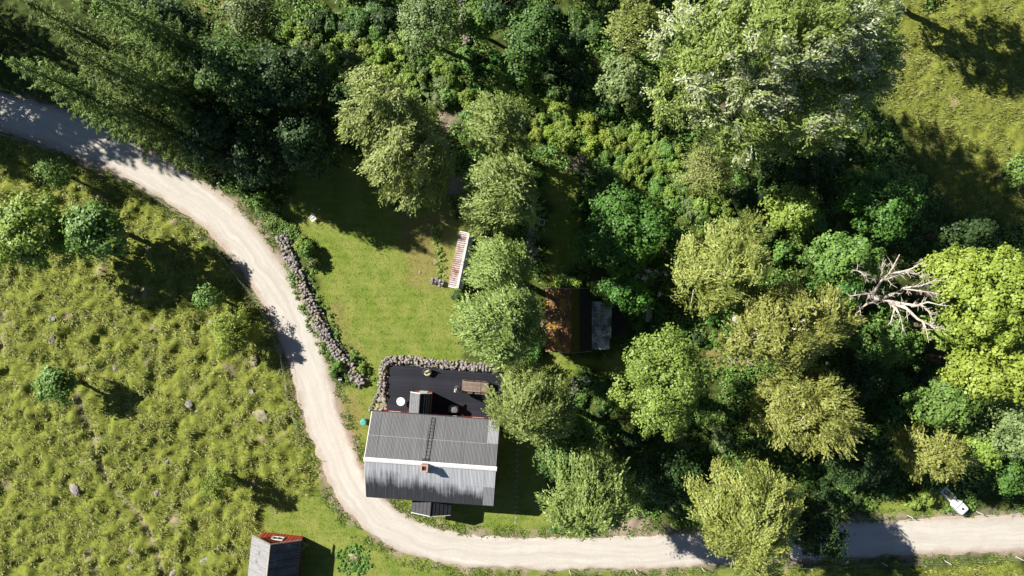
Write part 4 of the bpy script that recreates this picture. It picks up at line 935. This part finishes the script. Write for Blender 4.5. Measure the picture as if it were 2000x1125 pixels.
# --- top
tree('broad', 840, 50, 68, 9, 'grey', 'soft grey green tree left of the pinkish stone wall', 'willow_tree', leaf=.2)
tree('broad', 1035, 90, (58, 75), 8, 'maple', 'dark oak right of the pinkish stone wall', 'oak_tree')
tree('broad', 985, 10, 55, 7, 'dark', 'dark tree at the top edge beside the oak', 'leaf_tree')
tree('broad', 935, 40, 45, 6, 'mid', 'light green tree touching the right of the pinkish wall', 'leaf_tree')
tree('strand', 1232, 62, (64, 62), 9, 'poplar', 'olive crown at the left of the silver poplar', 'poplar_tree', flipw=.1, leafL=.25, clump=.72, strands=15, per=6, wdir=(.85, .4, .1))
tree('broad', 1222, 155, (62, 56), 6, 'grey', 'blue grey oak left of the silver poplar', 'oak_tree', leaf=.26)
tree('strand', 1505, 135, (232, 168), 23, 'poplar', 'huge silver poplar with pale leaf backs at the upper right', 'poplar_tree', flat_=.75, leafL=.25, clump=.72, strands=15, per=6, cover=1.9, wind=.7, wdir=(.85, .4, .1), flipw=.55,
     lobes=[(0,.1,.25,.5,.8),(-.55,.35,0,.42,.6),(-.62,-.25,-.1,.36,.55),(.5,.4,0,.46,.6),(.62,-.05,-.1,.40,.6),(.1,.55,.0,.45,.6),(-.2,-.45,-.1,.42,.6),(.35,-.5,-.15,.42,.55),(-.3,.1,.15,.45,.7),(-.15,-.8,-.3,.22,.4),(.3,.1,.2,.45,.7)])
tree('broad', 1725, 388, (92, 82), 10, 'emerald', 'round dark green tree in the poplar shadow', 'maple_tree', leaf=.24, nl=9)
tree('broad', 1560, 330, (80, 60), 9, 'dark', 'shaded tree under the lower edge of the poplar', 'leaf_tree')
tree('birch', 1378, 330, (44, 46), 9, 'birch', 'fuzzy olive young birch below the poplar', 'birch_tree', leafL=.16, wind=.2)
tree('broad', 1545, 410, (52, 52), 9, 'lime', 'small light tree below the poplar shadow', 'leaf_tree')
tree('broad', 1640, 505, (78, 52), 11, 'mid', 'fresh green tree above left of the dead tree', 'maple_tree', leaf=.24)
tree('broad', 1625, 580, (62, 60), 10, 'emerald', 'dark emerald tree between the broad birch and the dead tree', 'maple_tree')
tree('broad', 1720, 660, (72, 68), 9, 'mid', 'green tree beneath the dead tree branches', 'maple_tree')
tree('broad', 1668, 730, (60, 60), 8, 'dark', 'dark tree right of the lower olive birches', 'leaf_tree')
tree('broad', 1925, 575, (118, 108), 17, 'yellow', 'huge yellow green oak at the right edge', 'oak_tree', leaf=.26, nl=10)
tree('broad', 1945, 720, (100, 72), 15, 'yellow', 'lower yellow green oak crown at the right edge', 'oak_tree', leaf=.26, nl=9)
tree('broad', 1848, 640, (50, 42), 10, 'lime', 'small light green oak limb below the dead tree tips', 'oak_tree')
tree('broad', 1838, 790, (66, 52), 10, 'mid', 'green maple above the small yellowish birch', 'maple_tree')
tree('broad', 1970, 840, (52, 62), 12, 'grey', 'grey green tree at the right edge below the oaks', 'leaf_tree', leaf=.24)
tree('broad', 1985, 935, (42, 42), 9, 'emerald', 'dark green tree at the right edge above the road', 'leaf_tree')
tree('broad', 1908, 872, (48, 36), 8, 'lime', 'yellow green bushy tree right of the small birch', 'leaf_tree')
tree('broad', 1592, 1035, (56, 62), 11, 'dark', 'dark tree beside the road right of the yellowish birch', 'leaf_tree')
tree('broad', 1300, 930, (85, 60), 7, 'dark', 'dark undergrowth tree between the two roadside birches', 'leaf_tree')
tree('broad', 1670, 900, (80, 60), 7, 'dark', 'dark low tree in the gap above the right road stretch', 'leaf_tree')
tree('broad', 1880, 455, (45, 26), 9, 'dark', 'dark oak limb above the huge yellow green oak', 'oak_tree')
tree('broad', 1990, 335, 28, 5, 'mid', 'light green small tree at the right meadow edge', 'leaf_tree')
tree('broad', 1835, -92, 95, 15, 'mid', 'tree beyond the top right edge shading the meadow corner', 'leaf_tree')
# --- meadow trees on the left
tree('broad', 72, 455, (98, 86), 10, 'lime', 'big green maple at the left edge of the meadow', 'maple_tree', leaf=.26, nl=9)
tree('broad', 190, 450, (68, 64), 9, 'mid', 'darker maple joined to the big meadow maple', 'maple_tree', leaf=.28)
tree('broad', 106, 338, (36, 34), 4.5, 'mid', 'small fluffy tree below the road at the upper left', 'leaf_tree', leaf=.2)
tree('broad', 114, 755, (40, 36), 5, 'mid', 'small round tree alone in the meadow with a sharp shadow', 'leaf_tree', leaf=.26)
tree('broad', 405, 583, (26, 32), 4.5, 'mid', 'slim young tree in the meadow beside the big shadow', 'leaf_tree', leaf=.2)
tree('birch', 452, 650, (44, 46), 4.5, 'yellow', 'round yellow green willow shrub near the road bend', 'willow_shrub', leafL=.16, wind=.2, clump=.5)
tree('birch', 422, 943, (24, 26), 5.5, 'yellow', 'thin sapling in the lower meadow with a dark shadow', 'sapling_tree', leafL=.14, wind=.2, clump=.45, cover=1.6)

# --- dead tree
dead = empty('dead_tree', (*W2(1718, 582, 8), 0)); tag(dead, 'bare dead tree with bleached grey branches left of the yellow oak', 'tree')
ox, oy = W2(1718, 582, 8)
def L(u, v, z): x, y, _ = W(u, v, z); return Vector((x-ox, y-oy, z))
MB().tube([(0, 0, -.2), (.05, 0, 3), (-.05, .05, 6), tuple(L(1722, 583, 8.5))], [.42, .34, .28, .22], 9).build('trunk', M_DEAD, dead, True)
dl = [[(1722,583,8.4),(1706,573,9.4),(1720,550,11),(1738,533,12.2),(1757,497,13.5)],[(1738,535,12),(1765,530,12.6),(1780,525,12.8),(1806,513,13.2)],[(1728,546,11.4),(1745,540,12),(1775,532,12),(1800,540,12),(1812,545,12)],
      [(1722,583,8.5),(1742,575,10),(1765,563,11),(1800,558,12),(1822,549,12.5)],[(1724,585,8.5),(1755,592,9.6),(1790,597,10.5),(1812,590,11.2),(1842,597,11.8)],[(1740,590,9),(1770,602,10),(1792,623,10.6),(1815,634,11),(1827,641,11.2)],
      [(1803,628,10.8),(1808,645,11),(1815,662,11)],[(1724,583,8.5),(1705,573,9.2),(1682,575,9.8),(1661,578,10)],[(1715,590,8.4),(1698,592,8.8),(1684,600,9),(1680,608,9)],[(1712,545,11.2),(1696,537,11.8),(1680,530,12.2),(1664,527,12.5)],
      [(1735,587,8.8),(1748,602,9.2),(1742,620,9.4),(1739,634,9.5)],[(1748,600,9.2),(1757,615,9.4),(1763,636,9.5)],[(1722,540,11.6),(1724,530,12),(1722,522,12.2)],[(1765,563,11),(1780,566,11.3),(1808,570,11.5),(1826,572,11.7)],[(1780,598,10.2),(1800,596,10.8),(1818,612,11),(1820,616,11)]]
rd = random.Random(9)
for li, pts in enumerate(dl):
    pts = [L(*p) for p in pts]; mb = MB(); n = len(pts); big = .17 if li in (0, 3, 4, 5) else .11
    mb.tube(pts, [big*(1-.8*i/(n-1)) for i in range(n)], 6)
    for k in range(1, n):
        for _ in range(3):
            t = rd.random(); a = pts[k-1].lerp(pts[k], t); dv = (pts[k]-pts[k-1]).normalized()
            b = a + (dv*.8+Vector((rd.uniform(-1,1), rd.uniform(-1,1), rd.uniform(-.3,.6)))).normalized()*rd.uniform(.4, 1.1); mid = a.lerp(b, .5)+Vector((rd.uniform(-.1,.1), rd.uniform(-.1,.1), 0))
            mb.tube([a, mid, b], [.04, .028, .012], 4, False)
            for _ in range(2): mb.tube([mid, mid+Vector((rd.uniform(-.4,.4), rd.uniform(-.4,.4), rd.uniform(-.1,.3)))], [.02, .008], 3, False)
    mb.build('limb', M_DEAD, dead, True)

# ------------------------------------------------------------------ shrubs (shared crowns)
def shrub_mesh(leaf, seed, leafs=.24, birchy=False):
    r = np.random.default_rng(500+seed); lobes = [(0, 0, .5, .5, .5, .5)]
    for i in range(7):
        a = r.uniform(0, 6.28); k = r.uniform(.2, .8); e = r.uniform(.2, .42); lobes.append((k*math.cos(a), k*math.sin(a), r.uniform(.3, .85)-k*.3, e, e, r.uniform(.25, .45)))
    if birchy: q, c = birch_crown(lobes, r, cover=3, clump=.34, strands=9, per=5, leafL=.15, wind=.2)
    else: q, c = broad_crown(lobes, r, leaf=leafs, clump=.3, cover=3.0, per=30, spread=.45)
    q = q[q[..., 2].min(1) > -.05]; TRI[0] += len(q)*2; return quads_mesh('foliage', q, LM[leaf])
SH = {}
for lf in ('dark', 'maple', 'mid', 'lime', 'yellow', 'emerald', 'grey'): SH[lf] = [shrub_mesh(lf, i*7+len(lf), .17) for i in range(3)]
SH['birch'] = [shrub_mesh('birch', 91, birchy=True), shrub_mesh('birch_g', 92, birchy=True)]
stem_mb = MB()
for k in range(5): a = k*1.26; stem_mb.tube([(0, 0, -.05), (.12*math.cos(a), .12*math.sin(a), .3), (.4*math.cos(a), .4*math.sin(a), .7)], [.03, .025, .01], 5, False)
stem_me = stem_mb.mesh('stems', M_BARK)
def shrub(u, v, rp, leaf, label, h=None, group=None, name='shrub'):
    z = h*.6 if h else rp/20.*.6; x, y = W2(u, v, z); s_ = rp*(CAM_H-z)/FPX
    if hasattr(label, '__call__'): label = label()
    root = empty(name, (x, y, float(gz(x, y)))); tag(root, label, 'shrub', group); zz = (h/1.2 if h else s_*.95)
    rz = rnd.uniform(0, 6.28)
    link('foliage', rnd.choice(SH[leaf]), root, None, (0, 0, rz), (s_*rnd.uniform(.85, 1.3), s_*rnd.uniform(.8, 1.2), zz*rnd.uniform(.8, 1.2))); link('stems', stem_me, root, None, (0, 0, rz), (s_*.9, s_*.9, zz))
for a in ((512,398,26,'mid','bright roadside bush at the upper end of the stone wall',2.2),(483,378,18,'maple','dark roadside bush left of the bright one',1.6),(600,488,24,'mid','leafy bush on the lawn side of the wall top',1.8),(612,515,16,'grey','small grey bush below the leafy wall bush',1.3),(588,475,16,'lime','light bush at the very top of the wall',1.2),
          (572,540,11,'mid','low roadside plant left of the wall middle',.8),(660,715,15,'mid','leafy clump beside the small lamp box',1.1),(652,733,10,'maple','dark clump left of the lamp box',.8),
          (690,700,11,'mid','bush on lawn side of the lower wall',1.0),(706,722,11,'lime','light bush at the wall end toward the deck',1.0),
          (1045,690,22,'emerald','bright green bush at the lower left corner of the cabin',1.8),(1100,553,26,'lime','light green bush along the top end of the cabin',1.4),(1125,560,18,'lime','second light bush touching the cabin top wall',1.2),
          (1480,482,40,'mid','bright green bush right of the olive birch top',2.5),(1530,490,28,'mid','bright leafy bush at the edge of the right thicket',2.2),(1440,460,30,'lime','light bush above the olive birch',2.2),
          (590,1068,10,'lime','tall nettles at the barn gable',.7),(1800,970,20,'lime','light shrub left of the bathtub',1.6),(1782,985,14,'lime','low light shrub at the road verge left of the bathtub',1.0),
          (1975,955,16,'mid','green bush at the right edge above the road',1.2),(905,62,10,'lime','low bush on the pinkish wall',.6),(1265,540,20,'grey','shrub with white blossom in the dark hazel shade',1.4),(893,575,14,'maple','dark bush at the lower end of the narrow shed',.9),(1052,345,14,'emerald','shaded bush beside the pale birch',1.2),
          (1085,1035,12,'emerald','small green bush at the birch foot by the road',.8)):
    shrub(a[0], a[1], a[2], a[3], a[4], a[5])
bl = empty('white_blossom', W(1266, 538, 1.4)); tag(bl, 'cluster of white blossom in the dark hazel shade', 'flowers')
r_ = np.random.default_rng(3); nq = 260; cc_ = r_.normal(size=(12, 3))*np.array([.5, .7, .25]); ci = r_.integers(0, 12, nq)
link('petals', quads_mesh('petals', diamonds(cc_[ci]+r_.normal(size=(nq, 3))*.11, norm(rdir(nq, r_)+np.array([0, 0, 1.2])), rdir(nq, r_), np.full(nq, .14), np.full(nq, .11)), LM['flower']), bl)['kind'] = 'stuff'
# thickets: individual shrubs of one kind that the photograph does not tell apart
def thicket(poly, n, leafs, rlo, rhi, label, group, avoid=0.55, seed=0):
    rr = random.Random(seed); us = [p[0] for p in poly]; vs2 = [p[1] for p in poly]; put = []; tries = 0
    while len(put) < n and tries < n*60:
        tries += 1; u, v = rr.uniform(min(us), max(us)), rr.uniform(min(vs2), max(vs2)); r0 = rr.uniform(rlo, rhi)
        if not inpoly(np.array([u]), np.array([v]), poly)[0]: continue
        if any(math.hypot(u-a, v-b) < (r0+c_)*avoid for a, b, c_ in put): continue
        put.append((u, v, r0)); shrub(u, v, r0, rr.choice(leafs), label, group=group, h=r0/20*rr.uniform(.8, 1.4))
thicket([(560,60),(760,60),(860,110),(900,190),(830,200),(740,130),(690,160),(620,130)], 52, ['lime','lime','mid','lime','grey'], 12, 26, 'sunlit pale green shrub in the thicket at the upper middle', 'shrubs in the upper middle thicket', seed=1)
thicket([(860,100),(1000,110),(960,180),(930,230),(870,205)], 16, ['mid','lime','emerald'], 12, 22, 'green shrub in the thicket below the pinkish wall', 'shrubs below the pinkish wall', seed=2)
thicket([(940,150),(1010,150),(1080,200),(1180,230),(1195,270),(1140,300),(1060,270),(960,200)], 34, ['yellow','yellow','lime'], 11, 20, 'yellow green shrub in the bright band above the grass track', 'yellow shrubs above the grass track', seed=3)
thicket([(1200,250),(1260,240),(1340,300),(1330,370),(1310,420),(1240,370),(1180,310)], 34, ['lime','mid','lime'], 12, 22, 'light green shrub on the bright slope left of the fuzzy birch', 'light shrubs below the poplar', seed=4)
thicket([(1330,370),(1420,360),(1480,420),(1500,470),(1420,450),(1330,430)], 20, ['mid','lime','grey'], 12, 22, 'green shrub in the thicket above the right olive birches', 'shrubs above the right birches', seed=5)
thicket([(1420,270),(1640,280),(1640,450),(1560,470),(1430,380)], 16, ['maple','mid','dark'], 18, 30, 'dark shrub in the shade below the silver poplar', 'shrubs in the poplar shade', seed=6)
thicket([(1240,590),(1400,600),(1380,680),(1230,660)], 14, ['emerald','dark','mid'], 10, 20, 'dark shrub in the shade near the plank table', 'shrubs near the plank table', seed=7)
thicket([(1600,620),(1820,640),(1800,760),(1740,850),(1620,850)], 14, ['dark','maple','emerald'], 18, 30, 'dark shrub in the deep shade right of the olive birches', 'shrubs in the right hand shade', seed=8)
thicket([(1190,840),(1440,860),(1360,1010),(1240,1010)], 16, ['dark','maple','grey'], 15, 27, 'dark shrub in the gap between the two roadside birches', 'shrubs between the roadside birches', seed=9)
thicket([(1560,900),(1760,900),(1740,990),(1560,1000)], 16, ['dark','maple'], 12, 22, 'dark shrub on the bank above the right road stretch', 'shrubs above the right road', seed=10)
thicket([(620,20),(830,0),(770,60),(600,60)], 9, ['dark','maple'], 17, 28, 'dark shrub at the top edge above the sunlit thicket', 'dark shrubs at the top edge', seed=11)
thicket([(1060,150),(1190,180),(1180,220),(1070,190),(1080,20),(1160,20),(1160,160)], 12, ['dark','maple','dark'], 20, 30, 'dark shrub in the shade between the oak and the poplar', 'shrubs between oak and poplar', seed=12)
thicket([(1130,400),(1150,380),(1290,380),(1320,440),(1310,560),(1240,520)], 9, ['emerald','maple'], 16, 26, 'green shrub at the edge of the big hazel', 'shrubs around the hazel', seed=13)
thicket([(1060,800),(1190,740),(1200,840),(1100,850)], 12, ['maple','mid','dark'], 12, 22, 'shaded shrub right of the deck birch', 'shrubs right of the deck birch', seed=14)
def low_plants(poly, n, lmat, hlo, hhi, name, label, seed):
    r = np.random.default_rng(seed); P = np.array([W2(u, v) for u, v in poly]); x = r.uniform(P[:, 0].min(), P[:, 0].max(), n*4); y = r.uniform(P[:, 1].min(), P[:, 1].max(), n*4)
    k = inpoly(x, y, [tuple(p) for p in P]); x, y = x[k][:n], y[k][:n]; n = len(x); per = 26
    hh = hlo+(hhi-hlo)*r.random(n)*vnoise(x, y, .9, seed); d = rdir(n*per, r).reshape(n, per, 3)
    p = np.stack([x, y, hh*.55], 1)[:, None, :] + d*np.stack([hh*.75, hh*.75, hh*.55], 1)[:, None, :]*r.random((n, per, 1))**.4; p[..., 2] = np.maximum(p[..., 2], .04)
    L_ = r.uniform(.10, .22, n*per); q = diamonds(p.reshape(-1, 3), norm(d*.7+np.array([0, 0, .8])+r.normal(size=d.shape)*.35).reshape(-1, 3), rdir(n*per, r), L_, L_*.65)
    tag(link(name, quads_mesh(name, q, LM[lmat])), label, 'weeds', kind='stuff'); TRI[0] += len(q)*2
low_plants([(548,455),(560,470),(600,575),(604,606),(640,672),(668,708),(700,757),(660,745),(640,722),(622,686),(602,645),(585,600),(560,530)], 210, 'mid', .2, .75, 'verge_weeds', 'leafy weeds on the verge between road and stone wall', 61)
low_plants([(570,465),(600,470),(630,520),(610,540),(632,590),(646,610),(668,660),(700,690),(728,722),(736,750),(716,735),(690,706),(655,660),(620,600),(595,540)], 200, 'mid', .2, .7, 'wall_plants', 'leafy plants along the lawn side of the stone wall', 62)
low_plants([(470,385),(520,410),(560,425),(600,468),(566,470),(540,455),(500,415)], 150, 'mid', .2, .8, 'bank_weeds', 'leafy weeds on the bank above the stone wall top', 65)
low_plants([(846,440),(866,438),(872,545),(850,545)], 60, 'lime', .15, .4, 'rough_strip_weeds', 'rough weeds in the strip left of the narrow shed', 63)
low_plants([(655,1075),(690,1060),(725,1078),(725,1110),(690,1128),(658,1112)], 130, 'mid', .12, .4, 'mound_plants', 'leafy plants on the round mound below the road', 64)

# ------------------------------------------------------------------ grass and undergrowth
def blades(x, y, z, r, per, ln, wd, lean):
    n = len(x); N = n*per; a = r.uniform(0, 6.28, N); le = r.uniform(lean[0], lean[1], N); l = ln[0]+(ln[1]-ln[0])*r.random(N)
    tuft = np.repeat(r.uniform(.6, 1.3, n), per); l = l*tuft
    bx_ = np.repeat(x, per)+r.normal(size=N)*.07; by_ = np.repeat(y, per)+r.normal(size=N)*.07; bz = np.repeat(z, per)
    d = np.stack([np.cos(a)*np.sin(le)+.25, np.sin(a)*np.sin(le)+.05, np.cos(le)], 1); d = norm(d); s = np.stack([-np.sin(a), np.cos(a), np.zeros(N)], 1)
    b = np.stack([bx_, by_, bz-.02], 1); L_ = l[:, None]; w_ = wd*r.uniform(.6, 1.5, N)[:, None]
    mid = b+d*L_*.55; tip = b+d*L_+np.stack([np.cos(a), np.sin(a), -np.ones(N)*.8], 1)*L_*.18
    return np.stack([b, mid+s*w_, tip, mid-s*w_], 1)
def scatter(n, box, maskfun, r):
    x = r.uniform(box[0], box[1], n); y = r.uniform(box[2], box[3], n); k = maskfun(x, y); return x[k], y[k]
GM_MEAD = leafmat('meadow_grass', (.125, .16, .015), (.40, .41, .13), .24)
GM_LAWN = leafmat('lawn_grass', (.11, .165, .016), (.26, .29, .055), .25)
GM_VERGE = leafmat('verge_grass', (.07, .13, .014), (.19, .24, .045), .2)
r = np.random.default_rng(77)
x, y = scatter(110000, (-54, 54, -32, 32), lambda x, y: (gmask(meadow, x, y) > .5) & (r.random(len(x)) < -.15+1.5*vnoise(x, y, .75, 7)) & (gmask(bare, x, y) < .4) & (gmask(dirt, x, y) < .4), r)
x, y = x[:26000], y[:26000]
q = blades(x, y, gz(x, y), r, 8, (.18, .46), .024, (.3, 1.25)); tag(link('meadow_grass', quads_mesh('meadow_grass', q, GM_MEAD)), 'yellow green tussocky grass covering the meadow', 'grass', kind='stuff'); TRI[0] += len(q)*2
x, y = scatter(50000, (-24, 14, -30, 14), lambda x, y: (gmask(lawn, x, y) > .5) & (gmask(dirt, x, y) < .4), r); x, y = x[:11000], y[:11000]
q = blades(x, y, gz(x, y), r, 5, (.05, .13), .018, (.3, 1.2)); tag(link('lawn_grass', quads_mesh('lawn_grass', q, GM_LAWN)), 'short mown green grass of the lawn', 'grass', kind='stuff'); TRI[0] += len(q)*2
x, y = scatter(150000, (-54, 54, -30, 30), lambda x, y: (np.abs(gmask(RD, x, y)-.75) < .5), r)
k = (vnoise(x, y, .8, 31) > .35); x, y = x[k][:5500], y[k][:5500]
q = blades(x, y, gz(x, y)*0, r, 7, (.12, .38), .025, (.3, 1.2)); tag(link('verge_grass', quads_mesh('verge_grass', q, GM_VERGE)), 'taller green grass and weeds along the road verges', 'grass', kind='stuff'); TRI[0] += len(q)*2
FB = [PP((-80,170),(-80,-60),(1760,-60),(1700,200),(1850,420),(2100,440),(2100,1000),(1700,1000),(1180,1050),(1060,840),(1060,700),(1000,720),(905,440),(880,380),(760,400),(700,310),(590,300),(570,430),(480,400),(300,300),(200,220))]
YARD = Z_LAWN + Z_DIRT
def fmask(x, y):
    k = inpoly(x, y, FB[0]) & (gmask(lawn, x, y) < .3) & (gmask(dirt, x, y) < .4) & (gmask(RD, x, y) > .8)
    for (cx, cy, hx, hy) in ((6.4, -2.98, 4.2, 3.2), (-4.7, 2.6, 1.2, 3.0)): k &= ~((np.abs(x-cx) < hx) & (np.abs(y-cy) < hy))
    return k & (vnoise(x, y, 1.6, 41) > .32)
x, y = scatter(26000, (-42, 54, -24, 31), fmask, r); x, y = x[:9500], y[:9500]
per = 13; n = len(x); hh = .25+.55*vnoise(x, y, 2.2, 43); d = rdir(n*per, r).reshape(n, per, 3); p = np.stack([x, y, gz(x, y)+hh*.5], 1)[:, None, :] + d*np.stack([hh*.8, hh*.8, hh*.5], 1)[:, None, :]
p[..., 2] = np.maximum(p[..., 2], .03); Lf = r.uniform(.14, .3, n*per)
q = diamonds(p.reshape(-1, 3), norm(d*.6+np.array([0, 0, .9])+r.normal(size=d.shape)*.4).reshape(-1, 3), rdir(n*per, r), Lf, Lf*.7)
tag(link('undergrowth', quads_mesh('undergrowth', q, LM['mid'])), 'low green undergrowth covering the woodland floor', 'undergrowth', kind='stuff'); TRI[0] += len(q)*2
print('foliage triangles', TRI[0])
